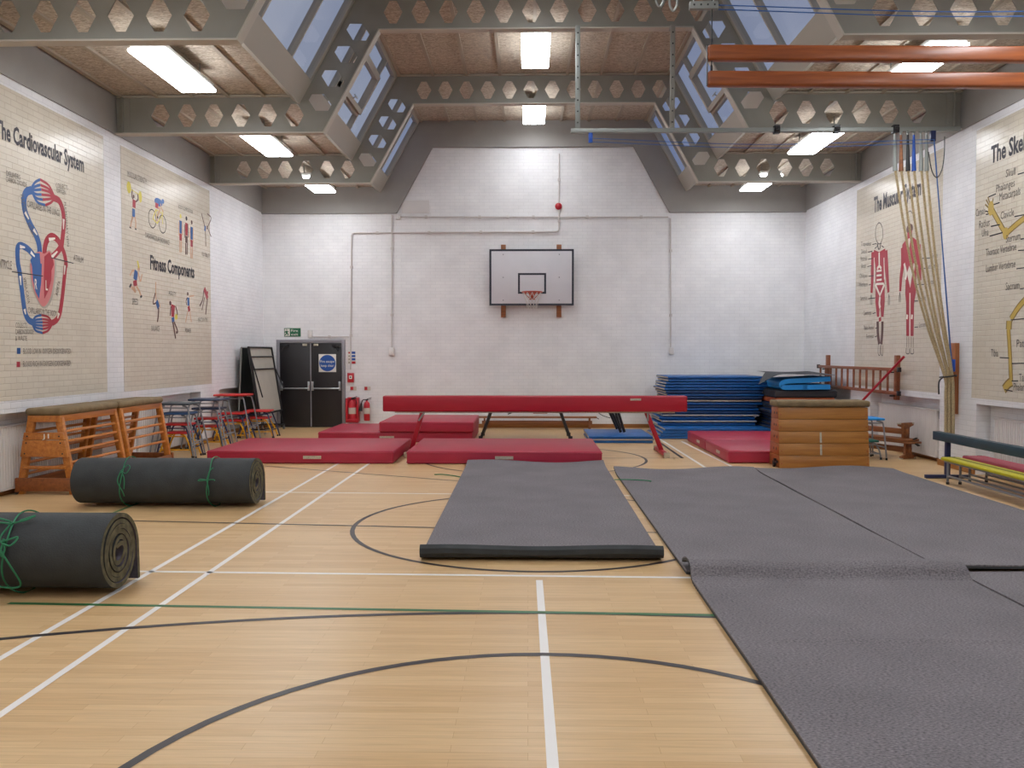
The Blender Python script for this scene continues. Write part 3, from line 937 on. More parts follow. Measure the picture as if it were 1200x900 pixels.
for xx, s in ((xs[0], -1), (xs[1], 1)):
    for yy in (16.62, 17.38):
        b = MB(); b.tube([(xx, yy, zt2), (xx + s * .22, yy, .015)], .028, 8); lg = b.build('leg', 'black_steel', tr, world=True, smooth=True)
        b = MB(); b.box(xx + s * .22 - .04, yy - .03, 0.0, xx + s * .22 + .04, yy + .03, .07); b.build('rubber_foot', 'black_steel', lg, bevel=.008, world=True)
b = MB(); b.box(.1, 16.58, .52, .38, 16.6, .6); b.build('number_plate', 'brown_wood', tr, world=True)

tr2 = thing('trampette', 'black steel trampette legs standing on the small pile of blue mats', 'trampette', (1.75, 16.8, .13))
b = MB(); ps = [(1.58, 16.5), (1.73, 16.5), (1.58, 17.2), (1.73, 17.2)]
for yy in (16.5, 17.2):
    b.tube([(1.5, yy, .74), (1.85, yy, .74)], .02, 8)
for xx in (1.5, 1.85): b.tube([(xx, 16.5, .74), (xx, 17.2, .74)], .02, 8)
b.tube(spline([(1.5, 16.5, .72), (1.36, 16.5, .6), (1.45, 16.5, .5), (1.62, 16.5, .44)]), .008, 6)
b.build('frame', 'black_steel', tr2, world=True, smooth=True)
b = MB(); b.box(1.52, 16.52, .735, 1.83, 17.18, .755); b.build('bed', 'dark_foam', tr2, world=True)
for x0_, x1_, yy in ((1.57, 1.83, 16.5), (1.72, 1.9, 16.5), (1.57, 1.83, 17.2), (1.72, 1.9, 17.2)):
    b = MB(); b.tube([(x0_, yy, .74), (x1_, yy, .162)], .027, 8); b.build('leg', 'black_steel', tr2, world=True, smooth=True)

# ================================================================== BENCHES
def make_bench(L=2.6, m='brown_wood', ht=.29):
    root = thing('gym_bench', '', 'bench')
    b = MB(); b.box(-L / 2, -.13, ht - .035, L / 2, .13, ht); b.build('seat_plank', m, root, bevel=.008)
    b = MB(); b.box(-L / 2 + .1, -.03, .1, L / 2 - .1, .03, .19); b.build('balance_rail', m, root, bevel=.008)
    for s in (-1, 1):
        x = s * (L / 2 - .16)
        b = MB()
        b.prism([(x - .02, -.17, .0), (x - .02, .17, .0), (x - .02, .17, .045), (x - .02, .08, .075), (x - .02, .07, ht - .035), (x - .02, -.07, ht - .035), (x - .02, -.08, .075), (x - .02, -.17, .045)], (.04, 0, 0))
        ft = b.build('foot', m, root, bevel=.005)
        b = MB(); b.box(x - .025, -.175, -.0, x + .025, -.13, .02); b.box(x - .025, .13, 0, x + .025, .175, .02); b.build('rubber_pad', 'tag_white', ft, split=True)
    b = MB()
    for s in (-1, 1):
        b.bar((s * (L / 2 - .02), 0, ht - .02), (s * (L / 2 + .05), 0, ht - .06), .05, .015)
    b.build('hook', 'black_steel', root, split=True)
    return root
bn = make_bench(2.7); bn.location = (.2, 18.95, 0); bn['label'] = 'low brown wooden bench standing along the back wall under the basketball board'
b2 = make_bench(2.0); ang = math.atan2(.9, -.45)
b2.location = (5.79, 14.42, 0); b2.rotation_euler = (0, 0, ang)
b2['label'] = 'brown wooden bench by the radiator under the ladder, upright below another'; b2['group'] = 'stacked wooden benches'
b3 = copy_tree(b2); b3.location = (5.77, 14.46, .583); b3.rotation_euler = (math.pi, 0, ang)
b3['label'] = 'brown wooden bench turned upside down on the bench below the ladder'

# ================================================================== BLUE MATS
def make_gym_mat(wd, dp, th, mats, cream_front=False):
    """thin mat, origin at its bottom centre; ends show the foam core"""
    b = MB(); n = 14
    b.box(-wd / 2, -dp / 2, 0, wd / 2, dp / 2, th)
    b.bevel(.012, 2)
    return b
def gym_mat(name, wd, dp, th, loc, rz, mats, label, group, cream_front=False, tilt=0.):
    root = thing(name, label, 'gym mat', loc, rz, group)
    root.rotation_euler = (0, tilt, rz)
    b = make_gym_mat(wd, dp, th, mats, cream_front)
    b.build('cover', mats[0], root, smooth=True)
    for s in (-1, 1):
        b = MB(); b.box(s * wd / 2 - .004, -dp / 2 + .012, .012, s * wd / 2 + .004, dp / 2 - .012, th - .012)
        b.build('foam_edge', mats[1], root)
    if cream_front:
        b = MB(); b.box(-wd / 2 + .012, -dp / 2 - .004, .01, wd / 2 - .012, -dp / 2 + .004, th - .01)
        b.build('foam_edge', mats[1], root)
    return root
ORD = ['bottom', 'second', 'third', 'fourth', 'fifth', 'sixth', 'seventh', 'eighth', 'ninth', 'tenth', 'eleventh', 'twelfth', 'thirteenth', 'fourteenth', 'fifteenth', 'sixteenth', 'seventeenth', 'eighteenth']
# small pile under the black legs
for i in range(3):
    gym_mat('gym_mat', 1.22, 1.55, .042, (1.77 + .02 * (i % 2), 16.72 + .01 * i, .0445 * i + .002), 0, ['blue_vinyl', 'cream_foam'],
            ('bottom', 'middle', 'top')[i] + ' blue mat of the small pile under the black steel legs', 'blue mats in the small pile', i == 1)
# low pile in front of the tall stack
for i in range(4):
    gym_mat('gym_mat', 2.25 - .03 * i, 1.5, .05, (3.72 + .035 * i, 17.5 + .005 * i, .0535 * i + .002), 0, ['blue_vinyl', 'cream_foam'],
            ('bottom', 'second', 'third', 'top')[i] + ' blue mat of the low pile sticking out before the tall stack', 'blue mats in the low pile')
# tall stack
z = .221
rnd = random.Random(3)
for i in range(17):
    th = .047
    cream = i in (1, 3, 8)
    jx = rnd.uniform(-.05, .05); jw = rnd.uniform(-.06, .06); jy = rnd.uniform(-.04, .04)
    m0 = 'blue_vinyl' if i in (0, 1, 2, 3, 5, 7, 10, 12, 13, 14, 15, 16) else 'navy_vinyl'
    gym_mat('gym_mat', 2.02 + jw + .05 * (i > 11), 1.45, th, (3.74 + jx + .012 * i, 18.2 + jy, z), R(rnd.uniform(-.8, .8)), [m0, 'cream_foam'],
            ('topmost' if i == 16 else ORD[i]) + ' blue mat of the tall stack against the back wall' + ('' if i == 16 or i == 0 else ', counted from below'),
            'blue mats in the tall stack', cream)
    z += th + .0135
# corner stack behind the vaulting box
z = 0.002
for i in range(11):
    jx = rnd.uniform(-.04, .04)
    gym_mat('gym_mat', 1.2 + rnd.uniform(-.05, .08), 1.5, .062, (5.5 + jx, 17.55 + rnd.uniform(-.05, .03), z), 0, ['navy_vinyl', 'dark_foam'],
            ORD[i] + ' navy mat of the corner stack behind the vaulting box' + ('' if i == 0 else ', counted from below'), 'navy mats in the corner stack')
    z += .066
def slab_thing(name, x0, y0, x1, y1, z0, z1, m, label, cat, bev=.02):
    b = MB(); b.box(x0, y0, z0, x1, y1, z1)
    return tag(b.build(name, m, bevel=bev, seg=3, origin=((x0 + x1) / 2, (y0 + y1) / 2, z0)), label, cat)
slab_thing('foam_mat', 4.92, 16.72, 6.1, 18.0, .732, .83, 'orange_foam', 'orange brown foam mat low in the corner stack behind the vaulting box', 'foam mat')
slab_thing('foam_mat', 4.9, 16.7, 6.14, 18.1, .834, .985, 'dark_foam', 'thick charcoal foam mat under the folded light blue mat', 'foam mat', .035)
b = MB()
U = [(5.98, 1.21), (5.6, 1.185), (5.2, 1.165), (5.06, 1.14), (5.02, 1.09), (5.07, 1.04), (5.2, 1.04), (5.6, 1.045), (5.98, 1.05)]
U = spline([(u, 0, v) for u, v in U], 4)
th = .095
o_, i_ = [], []
for i, p in enumerate(U):
    d = (U[min(i + 1, len(U) - 1)] - U[max(0, i - 1)]).normalized(); n_ = Vector((d.z, 0, -d.x))
    o_.append(p - n_ * .0 - n_ * th / 2); i_.append(p + n_ * th / 2)
me = None
pl = [(p.x, 16.66, p.z) for p in o_] + [(p.x, 16.66, p.z) for p in i_[::-1]]
for k in range(len(U) - 1):
    b.hexa([(o_[k].x, 16.66, o_[k].z), (o_[k + 1].x, 16.66, o_[k + 1].z), (i_[k + 1].x, 16.66, i_[k + 1].z), (i_[k].x, 16.66, i_[k].z)],
           [(o_[k].x, 17.8, o_[k].z), (o_[k + 1].x, 17.8, o_[k + 1].z), (i_[k + 1].x, 17.8, i_[k + 1].z), (i_[k].x, 17.8, i_[k].z)])
bmesh.ops.remove_doubles(b.bm, verts=b.bm.verts[:], dist=.0005)
tag(b.build('folded_mat', 'sky_vinyl', smooth=True, origin=(5.5, 17.2, .99)), 'bright light blue mat folded double on the corner stack', 'folded mat')
# slate sheet draped over the top
b = MB(); NX, NY = 16, 10
g = []
for j in range(NY + 1):
    row = []
    for i in range(NX + 1):
        u, v = i / NX, j / NY
        x = 4.54 + .72 * min(v, .6) + u * (1.56 - .72 * min(v, .6)); y = 16.6 + v * 1.75
        z_ = 1.295 + .03 * v - .2 * max(0, (4.98 - x) / .44) ** 1.2 + .01 * math.sin(5 * u + 2 * v)
        row.append(b.bm.verts.new((x, y, z_)))
    g.append(row)
for j in range(NY):
    for i in range(NX): b.bm.faces.new((g[j][i], g[j][i + 1], g[j + 1][i + 1], g[j + 1][i]))
ext = bmesh.ops.solidify(b.bm, geom=b.bm.faces[:], thickness=.02)
tag(b.build('cover_sheet', 'slate_sheet', smooth=True, origin=(5.3, 17.4, 1.2)), 'slate grey sheet draped over the top of the corner mat stack', 'sheet')

# ================================================================== VAULTING BOX
vb = thing('vaulting_box', 'golden wooden vaulting box with a brown suede top, before the blue mats', 'vaulting box', (4.41, 12.75, 0), 0)
hx = .665; zs = [.0, .185, .365, .545, .725, .905]
hd = lambda z: .27 - .1 * z / .92
for i in range(5):
    z0, z1 = zs[i] + .003, zs[i + 1] - .003
    b = MB()
    b.hexa([(-hx, -hd(z0), z0), (hx, -hd(z0), z0), (hx, hd(z0), z0), (-hx, hd(z0), z0)], [(-hx, -hd(z1), z1), (hx, -hd(z1), z1), (hx, hd(z1), z1), (-hx, hd(z1), z1)])
    b.bevel(.003, 2); b.bm.normal_update()
    for f in b.bm.faces:
        if abs(f.normal.x) > .8: f.material_index = 1
    sec = b.build('section', ['vault_wood', 'vault_end'], vb, smooth=True)
    b = MB()
    for s in (-1, 1):
        for y in (-hd(z0) * .38, hd(z0) * .12) if i % 2 else (-hd(z0) * .5, hd(z0) * .1):
            b.cyl((s * (hx - .002), y, (z0 + z1) / 2), (s * (hx + .003), y, (z0 + z1) / 2), .021, 12)
    b.build('peg_hole', 'black_steel', sec, split=True)
    b = MB()
    for s in (-1, 1):
        yy = -hd(z0) - .001
        b.box(s * (hx - .03) - .012, yy, z0 + .06, s * (hx - .03) + .012, yy + .012, z0 + .075)
    b.build('screw_plate', 'vault_end', sec, split=True)
b = MB(); b.box(-hx - .03, -.21, .91, hx + .03, .21, 1.005); b.build('pad', 'pad', vb, bevel=.035, seg=4)
b = MB()
x_t = ony(962.5, 520, 12.5).x - 4.41
for i in (1, 2):
    z0, z1 = zs[i] + .012, zs[i + 1] - .012
    b.hexa([(x_t - .014, -hd(z0) - .004, z0), (x_t + .014, -hd(z0) - .004, z0), (x_t + .014, -hd(z0) + .004, z0), (x_t - .014, -hd(z0) + .004, z0)],
           [(x_t - .014, -hd(z1) - .004, z1), (x_t + .014, -hd(z1) - .004, z1), (x_t + .014, -hd(z1) + .004, z1), (x_t - .014, -hd(z1) + .004, z1)])
b.build('alignment_mark', 'tag_white', vb)
b = MB()
b.cyl((-hx - .05, -.1, .035), (-hx - .02, -.1, .035), .035, 14); b.bar((-hx - .02, -.22, .09), (-hx - .02, .0, .07), .02, .03); b.bar((-hx - .02, -.1, .03), (-hx - .02, -.1, .13), .03, .02)
b.build('caster', 'black_steel', vb)

# ================================================================== CLIMBING TRESTLES
def make_trestle(L, front_panel):
    root = thing('climbing_trestle', '', 'climbing trestle', (0, 0, 0), 0, 'wooden climbing trestles')
    hw = lambda z: .36 - .17 * z / .97
    zt = .93
    for x in (-1, 1):
        for y in (0.045, L - .045):
            b = MB()
            b.bar((x * (hw(0) - .03), y, .0), (x * (hw(zt) - .03), y, zt), .06, .085, (1, 0, 0))
            b.build('leg', 'trestle_wood', root, bevel=.006)
    b = MB()
    for x in (-1, 1): b.box(x * hw(zt) - .025 - .02 * x, .0, zt - .05, x * hw(zt) + .025 - .02 * x, L, zt + .03)
    for y in (.03, L - .03): b.box(-hw(zt), y - .025, zt - .05, hw(zt), y + .025, zt + .03)
    b.build('top_frame', 'trestle_wood', root, bevel=.006)
    b = MB(); b.box(-hw(zt) - .03, -.02, zt + .03, hw(zt) + .03, L + .01, zt + .12); b.build('pad', 'pad', root, bevel=.04, seg=4)
    for x in (-1, 1):
        for z in (.24, .38, .52, .64, .76):
            if not front_panel and z < .3: continue
            b = MB(); xx = x * (hw(z) - .03)
            b.tube([(xx, .05, z), (xx, L - .05, z)], .019, 8)
            b.build('rung', 'trestle_wood', root, smooth=True)
    b = MB()
    for x in (-1, 1):
        z0, z1 = .03, .17
        b.hexa([(x * hw(z0) - .025, 0, z0), (x * hw(z0) + .025, 0, z0), (x * hw(z0) + .025, L, z0), (x * hw(z0) - .025, L, z0)],
               [(x * hw(z1) - .025, 0, z1), (x * hw(z1) + .025, 0, z1), (x * hw(z1) + .025, L, z1), (x * hw(z1) - .025, L, z1)])
    for y in (.02, L - .02):
        b.box(-hw(.1) - .03, y - .022, .04, hw(.1) + .03, y + .022, .2)
    b.build('base_board', 'trestle_dark', root, bevel=.005)
    for y in ((.0,) if front_panel else ()):
        b = MB()
        for z0, z1 in ((.46, .66), (.668, .755)):
            w0, w1 = hw(z0) + .01, hw(z1) + .01
            b.hexa([(-w0, y - .02, z0), (w0, y - .02, z0), (w0, y + .02, z0), (-w0, y + .02, z0)], [(-w1, y - .02, z1), (w1, y - .02, z1), (w1, y + .02, z1), (-w1, y + .02, z1)])
        ep = b.build('end_panel', 'trestle_wood', root, bevel=.004)
        b = MB()
        for z in (.5, .63, .71):
            for x in (-1, 1):
                b.cyl((x * (hw(z) - .04), y - .024, z), (x * (hw(z) - .04), y - .02, z), .01, 8)
        b.build('bolt', 'black_steel', ep, split=True)
        b = MB(); b.tube([(-hw(.33) + .04, y, .33), (hw(.33) - .04, y, .33)], .022, 8); b.build('end_rung', 'trestle_wood', root, smooth=True)
        if y == 0:
            b = MB(); put_text(b, 'J1', -.01, .685, .085, .055, .024, .01)
            b.build('painted_mark', 'sign_white', root)
    b = MB()
    for x in (-1, 1):
        for y in (.04, L - .04): b.cyl((x * hw(0), y - .03, .028), (x * hw(0), y + .03, .028), .028, 12)
    b.build('caster', 'black_steel', root, split=True)
    return root
t1 = make_trestle(1.36, True); t1.location = (-5.84, 9.95, 0); t1.rotation_euler = (0, 0, R(-.8))
t1['label'] = 'wooden climbing trestle with padded top, painted mark on its end, by the radiator'
t2 = make_trestle(1.3, False); t2.location = (-5.80, 11.345, 0); t2.rotation_euler = (0, 0, R(-.4))
t2['label'] = 'wooden climbing trestle with padded top, nearer the stacked tables'

# ================================================================== NESTS OF GYM TABLES
def gym_table(wd, dp, h, top, legm, loc, rz, label, group, splay=.1):
    root = thing('gym_table', label, 'gym table', loc, rz, group)
    b = MB(); b.box(-wd / 2, -dp / 2, h - .035, wd / 2, dp / 2, h); b.build('tabletop', top, root, bevel=.015, seg=3)
    r = .0135
    for sx in (-1, 1):
        for sy in (-1, 1):
            x0, y0 = sx * (wd / 2 - .12), sy * (dp / 2 - .05)
            x1, y1 = sx * (wd / 2 - .02), sy * (dp / 2 - .03)
            x2, y2 = sx * (wd / 2 + splay), sy * (dp / 2 + .02)
            b = MB(); b.tube(spline([(x0, y0, h - .045), (x1 - sx * .03, y1, h - .06), (x1, y1, h - .11), (x1 + (x2 - x1) * .5, (y1 + y2) / 2, h * .48), (x2, y2, .02)], 4), r, 8)
            lg = b.build('leg', legm, root, smooth=True)
            b = MB(); b.cyl((x2, y2, 0), (x2, y2, .035), .017, 8); b.build('rubber_foot', 'black_steel', lg)
    b = MB(); zr = h * .3
    f = (h - zr) / h
    for sx in (-1, 1):
        xx = sx * (wd / 2 - .02 + (splay + .02) * f * .95)
        b.tube([(xx, -dp / 2, zr), (xx, dp / 2, zr)], .011, 8)
    b.tube([(-(wd / 2 - .04), -dp / 2 + .04, h - .08), (wd / 2 - .04, -dp / 2 + .04, h - .08)], .01, 8)
    xx = wd / 2 - .02 + (splay + .02) * f * .95
    if h < .5: b.tube([(-xx, -dp / 2, zr), (xx, -dp / 2, zr)], .011, 8)
    b.build('cross_rail', legm, root, smooth=True)
    return root
G = 'nested gym tables'
A = ('in the nest beside the wooden trestle', 'in the middle nest', 'in the nest by the folded black table')
for c, spec, where in (
        ((-5.79, 13.75), ((.54, .5, .9, 'top_charcoal', 'grey_tube'), (.46, .41, .74, 'top_blue', 'grey_tube'), (.42, .35, .56, 'top_red', 'navy_tube'), (.37, .29, .42, 'top_red', 'yellow_tube')), A[0]),
        ((-5.77, 15.0), ((.58, .5, .9, 'top_navy', 'grey_tube'), (.49, .41, .74, 'top_navy', 'grey_tube'), (.44, .35, .56, 'top_red', 'navy_tube'), (.39, .29, .42, 'top_red', 'yellow_tube')), A[1]),
        ((-5.78, 16.28), ((.62, .5, .92, 'top_red', 'grey_tube'), (.5, .4, .56, 'top_red', 'navy_tube'), (.45, .34, .42, 'top_red', 'yellow_tube')), A[2])):
    for k, (wd, dp, h, tp, lg) in enumerate(spec):
        cn = {'top_charcoal': 'charcoal', 'top_blue': 'mid blue', 'top_red': 'red', 'top_navy': 'navy'}[tp]
        ln = {'grey_tube': 'grey', 'navy_tube': 'navy', 'yellow_tube': 'yellow'}[lg]
        size = ('tallest', 'second tallest', 'second lowest', 'lowest')[k] if len(spec) == 4 else ('tallest', 'middle height', 'lowest')[k]
        gym_table(wd, dp, h, tp, lg, (c[0], c[1], 0), R(-2), '%s %s topped gym table %s' % (size, cn, where), G, .1 + .02 * (h > .8))
gym_table(.52, .44, .56, 'top_red', 'navy_tube', (-5.52, 17.0, 0), R(3), 'red topped gym table standing last before the folded table', G)
gym_table(.46, .36, .42, 'top_red', 'yellow_tube', (-5.52, 17.0, 0), R(3), 'red topped gym table on yellow legs tucked under the last one', G)
# two more beneath the ladder
gym_table(.5, .5, .67, 'sky_vinyl', 'grey_tube', (5.48, 13.75, 0), 0, 'light blue topped gym table on grey legs, behind the vaulting box', G, .02)
gym_table(.38, .36, .31, mat('sea green top', '#1F6E66', .5), 'grey_tube', (5.48, 13.75, 0), 0, 'low green topped gym table tucked under the light blue one', G, .02)

# ================================================================== FOLDED TABLE TENNIS TABLE
ft = thing('folding_table', 'folded black framed table on casters, standing upright beside the fire door', 'folding table', (-5.8, 17.95, 0))
ya, yb_ = 17.4, 18.95
def leaf(nm, xt, xb2, zt3, zb3, out):
    d = Vector((xb2 - xt, 0, zb3 - zt3)).normalized(); n_ = Vector((d.z, 0, -d.x)) * (1 if out > 0 else -1)
    if n_.x * out < 0: n_ = -n_
    b = MB(); t = n_ * .022
    A0, A1 = Vector((xt, ya, zt3)), Vector((xb2, ya, zb3)); yv = Vector((0, yb_ - ya, 0))
    b.hexa([A0, A1, A1 + yv, A0 + yv], [A0 + t, A1 + t, A1 + yv + t, A0 + yv + t])
    b.bm.normal_update()
    return b, n_, A0, A1, yv
b, n_, A0, A1, yv = leaf('h', -6.0, -6.08, 1.84, .3, -1)
b.build('playing_half', 'table_dark', ft, world=True)
b = MB(); b.tube([A0, A1, A1 + yv, A0 + yv], .017, 6, closed=True); b.build('edge_frame', 'galv', ft, world=True)
b, n_, A0, A1, yv = leaf('h', -5.88, -5.66, 1.84, .42, 1)
half = b.build('playing_half', 'table_pale', ft, world=True)
half['label'] = 'pale underside of the table half'
o2 = n_ * .03
b = MB(); b.tube([A0 + o2, A1 + o2, A1 + yv + o2, A0 + yv + o2], .028, 6, closed=True)
for t in (.14, .33):
    p = A0.lerp(A1, t) + o2; b.tube([p, p + yv], .017, 6)
b.tube([A0.lerp(A1, .14) + o2 * 1.5, A0.lerp(A1, .75) + o2 * 3 + Vector((.03, .1, 0))], .014, 6)
b.tube([A0.lerp(A1, .33) + o2 * 1.5 + yv, A0.lerp(A1, .66) + o2 * 4 + yv + Vector((.05, 0, 0))], .014, 6)
b.build('leg_frame', 'black_steel', ft, world=True, smooth=True)
b = MB()
for yy in (ya + .1, yb_ - .1):
    b.tube([(-6.08, yy, .3), (-6.05, yy, .11), (-5.55, yy, .11), (-5.64, yy, .44)], .018, 6)
b.tube([(-5.55, ya + .1, .11), (-5.55, yb_ - .1, .11)], .018, 6); b.tube([(-6.05, ya + .1, .11), (-6.05, yb_ - .1, .11)], .018, 6)
b.build('undercarriage', 'black_steel', ft, world=True, smooth=True)
for xx in (-6.05, -5.55):
    for yy in (ya + .1, yb_ - .1):
        b = MB(); b.cyl((xx - .014, yy, .045), (xx + .014, yy, .045), .045, 14); b.box(xx - .02, yy - .012, .045, xx + .02, yy + .012, .11)
        b.build('caster', 'grey_tube', ft, world=True, smooth=True)

# ================================================================== BENCHES ALONG THE SKELETON MURAL SIDE
def long_bench(x0, x1, ya, yb, z, topm, label, strip_m=None):
    xc2 = (x0 + x1) / 2
    root = thing('padded_bench', label, 'bench', (xc2, (ya + yb) / 2, 0), 0)
    b = MB(); b.box(x0, ya, z - .04, x1, yb, z); b.build('seat', topm, root, bevel=.012, seg=3, world=True)
    if strip_m:
        b = MB(); b.box(x0 + (x1 - x0) * .42, ya + .01, z - .002, x0 + (x1 - x0) * .68, yb - .01, z + .002); b.build('grip_strip', strip_m, root, world=True)
    n = 3
    for i in range(n):
        y = yb - .12 - (yb - ya - .24) * i / (n - 1)
        for x in (x0 + .04, x1 - .04):
            b = MB(); b.tube([(x, y, z - .04), (x, y, .02)], .016, 8); lg = b.build('leg', 'grey_tube', root, world=True, smooth=True)
            b = MB(); b.cyl((x, y, 0), (x, y, .03), .021, 8); b.build('rubber_foot', 'black_steel', lg, world=True)
    b = MB()
    for x in (x0 + .04, x1 - .04): b.tube([(x, ya + .12, .11), (x, yb - .12, .11)], .014, 8)
    for x in (x0 + .03, x1 - .03): b.tube([(x, ya + .05, z - .05), (x, yb - .05, z - .05)], .014, 8)
    b.build('rail', 'grey_tube', root, world=True, smooth=True)
    b = MB()
    for x in (x0 + .06, x1 - .06): b.box(x - .03, yb - .005, z - .045, x + .03, yb + .035, z + .0)
    b.build('hook', 'black_steel', root, bevel=.006, world=True, split=True)
    return root
long_bench(5.44, 5.68, 5.6, 11.1, .345, 'yellow_top', 'yellow bench with an olive grip strip and grey legs, beside the grey mats', 'olive_strip')
long_bench(5.8, 6.1, 5.6, 11.25, .345, 'pink_top', 'pink red bench between the yellow bench and the radiator')
tb = thing('low_balance_beam', 'dark teal balance beam on blue steel stands above the yellow bench', 'balance beam', (5.86, 8.8, 0))
zb4 = .5
b = MB(); b.box(5.69, 5.6, zb4, 5.79, 11.85, zb4 + .12); b.build('beam_bar', 'teal_paint', tb, bevel=.008, world=True)
for yy in (11.52, 6.6):
    b = MB(); b.box(5.71, yy - .03, .05, 5.77, yy + .03, zb4 + .0); st = b.build('stand', 'navy_tube', tb, bevel=.005, world=True)
    b = MB(); b.box(5.44, yy - .03, .0, 6.04, yy + .03, .05); b.build('foot', 'navy_tube', tb, bevel=.008, world=True)
# ================================================================== RADIATORS
def radiator(x, sgn, y0, y1, z0, z1, label):
    """x = back of recess; sgn = direction into the room"""
    root = thing('radiator', label, 'radiator', (x + sgn * .07, (y0 + y1) / 2, 0), 0, 'white wall radiators')
    b = MB(); n = int((y1 - y0) / .05)
    prof = []
    for i in range(n + 1):
        y = y0 + (y1 - y0) * i / n
        for dy, d in ((0, .095), (.014, .118), (.036, .118), (.05, .095)):
            if y + dy <= y1 + .001: prof.append((x + sgn * d, y + dy))
    prof.append((x + sgn * .05, prof[-1][1])); prof.append((x + sgn * .05, y0))
    b.prism([(p[0], p[1], z0) for p in prof], (0, 0, z1 - z0))
    b.build('panel', 'radiator', root, world=True)
    b = MB(); b.box(min(x + sgn * .03, x + sgn * .12), y0 - .01, z1, max(x + sgn * .03, x + sgn * .12), y1 + .01, z1 + .025)
    b.box(min(x + sgn * .045, x + sgn * .118), y0, z0 - .03, max(x + sgn * .045, x + sgn * .118), y1, z0)
    b.build('top_grille', 'radiator', root, bevel=.008, world=True)
    for yy in (y0 - .06,):
        b = MB(); b.tube([(x + sgn * .08, y0, z0 + .1), (x + sgn * .08, yy, z0 + .1), (x + sgn * .08, yy, .0)], .012, 8)
        b.tube([(x + sgn * .08, y0, z1 - .08), (x + sgn * .08, yy, z1 - .08), (x + sgn * .08, yy - .03, .0)], .012, 8)
        b.build('pipe', 'radiator', root, smooth=True, world=True)
        b = MB(); b.cyl((x + sgn * .08, yy, z1 - .11), (x + sgn * .08, yy, z1 - .0), .028, 10); b.build('valve', 'grey_tube', root, world=True, smooth=True)
    b = MB()
    for yy in (y0 + .4, y1 - .4): b.box(min(x + sgn * .004, x + sgn * .06), yy - .02, z0 + .1, max(x + sgn * .004, x + sgn * .06), yy + .02, z1 - .1)
    b.build('wall_bracket', 'radiator', root, world=True, split=True)
    return root
radiator(XL - .2, 1, 7.7, 11.7, .1, .82, 'white ribbed radiator behind the wooden climbing trestles')
radiator(XL - .2, 1, 13.2, 15.4, .1, .82, 'white ribbed radiator behind the nested gym tables')
radiator(XR + .2, -1, 13.22, 15.4, .1, .8, 'white ribbed radiator under the wall ladder')
radiator(XR + .2, -1, 7.7, 11.6, .1, .8, 'white ribbed radiator behind the pink and yellow benches')

# ================================================================== WALL MURALS
class Mural:
    def __init__(s, name, label, side, y0, y1, z0, z1):
        s.side = side; s.x = XL if side < 0 else XR
        s.yo = y0 if side < 0 else y1
        s.root = thing(name, label, 'mural', (s.x, s.yo, 0), R(90) if side < 0 else R(-90), 'painted wall murals')
        b = MB(); b.box(0, -.003, z0, y1 - y0, -.0005, z1)
        b.build('painted_panel', 'mural', s.root)
        s.parts = {}; s.n = 0
    def P(s, px, py):
        p = onx(px, py, s.x)
        return ((p.y - s.yo) if s.side < 0 else (s.yo - p.y), p.z)
    def mb(s, part, m):
        if part not in s.parts: s.parts[part] = (MB(), [])
        b, ms = s.parts[part]
        if m not in ms: ms.append(m)
        b.mi = ms.index(m)
        return b
    def poly(s, part, m, pts, layer=.004, closed_spline=0):
        s.n += 1; layer += s.n * .000012
        b = s.mb(part, m)
        q = [s.P(*p) for p in pts]
        if closed_spline: q = [(v.x, v.y) for v in spline([(u, v, 0) for u, v in q], closed_spline, True)]
        b.face([(u, -layer, v) for u, v in q])
    def stroke(s, part, m, pts, wd, layer=.005, k=5, closed=False, w1=None):
        s.n += 1; layer += s.n * .000012
        if part == L_: part = 'leader_line#%d' % s.n
        b = s.mb(part, m)
        q = [Vector((u, v, 0)) for u, v in (s.P(*p) for p in pts)]
        if len(q) > 2 and k > 1: q = spline(q, k, closed)
        n = len(q); L, Rr = [], []
        for i in range(n):
            if closed: d = q[(i + 1) % n] - q[i - 1]
            else: d = q[min(i + 1, n - 1)] - q[max(i - 1, 0)]
            d.normalize(); nn = Vector((-d.y, d.x, 0))
            ww = wd if w1 is None else wd + (w1 - wd) * i / (n - 1)
            L.append(q[i] + nn * ww / 2); Rr.append(q[i] - nn * ww / 2)
        for i in range(n if closed else n - 1):
            j = (i + 1) % n
            b.face([(v.x, -layer, v.y) for v in (L[i], L[j], Rr[j], Rr[i])])
    def dot(s, part, m, c, ru, rv, layer=.005, ring=0):
        s.n += 1; layer += s.n * .000012
        b = s.mb(part, m); u, v = s.P(*c); n = 24
        E = lambda k, f=0: (u + (ru - f) * math.cos(2 * math.pi * k / n), -layer, v + (rv - f) * math.sin(2 * math.pi * k / n))
        if ring:
            for k in range(n): b.face([E(k), E(k + 1), E(k + 1, ring), E(k, ring)])
        else: b.face([E(k) for k in range(n)])
    def text(s, part, m, body, p0, p1, cap, bold=0., layer=.006, fit=True):
        s.n += 1; layer += s.n * .000012
        if part == L_: part = '%s#%d' % (L_, s.n)
        b = s.mb(part, m)
        u0, v0 = s.P(*p0); u1, v1 = s.P(*p1)
        put_text(b, body, u0, v0, math.hypot(u1 - u0, v1 - v0), cap, layer, bold, math.atan2(v1 - v0, u1 - u0))
    def done(s):
        for part, (b, ms) in s.parts.items(): b.build(part.split('#')[0], ms, s.root, recalc=False)

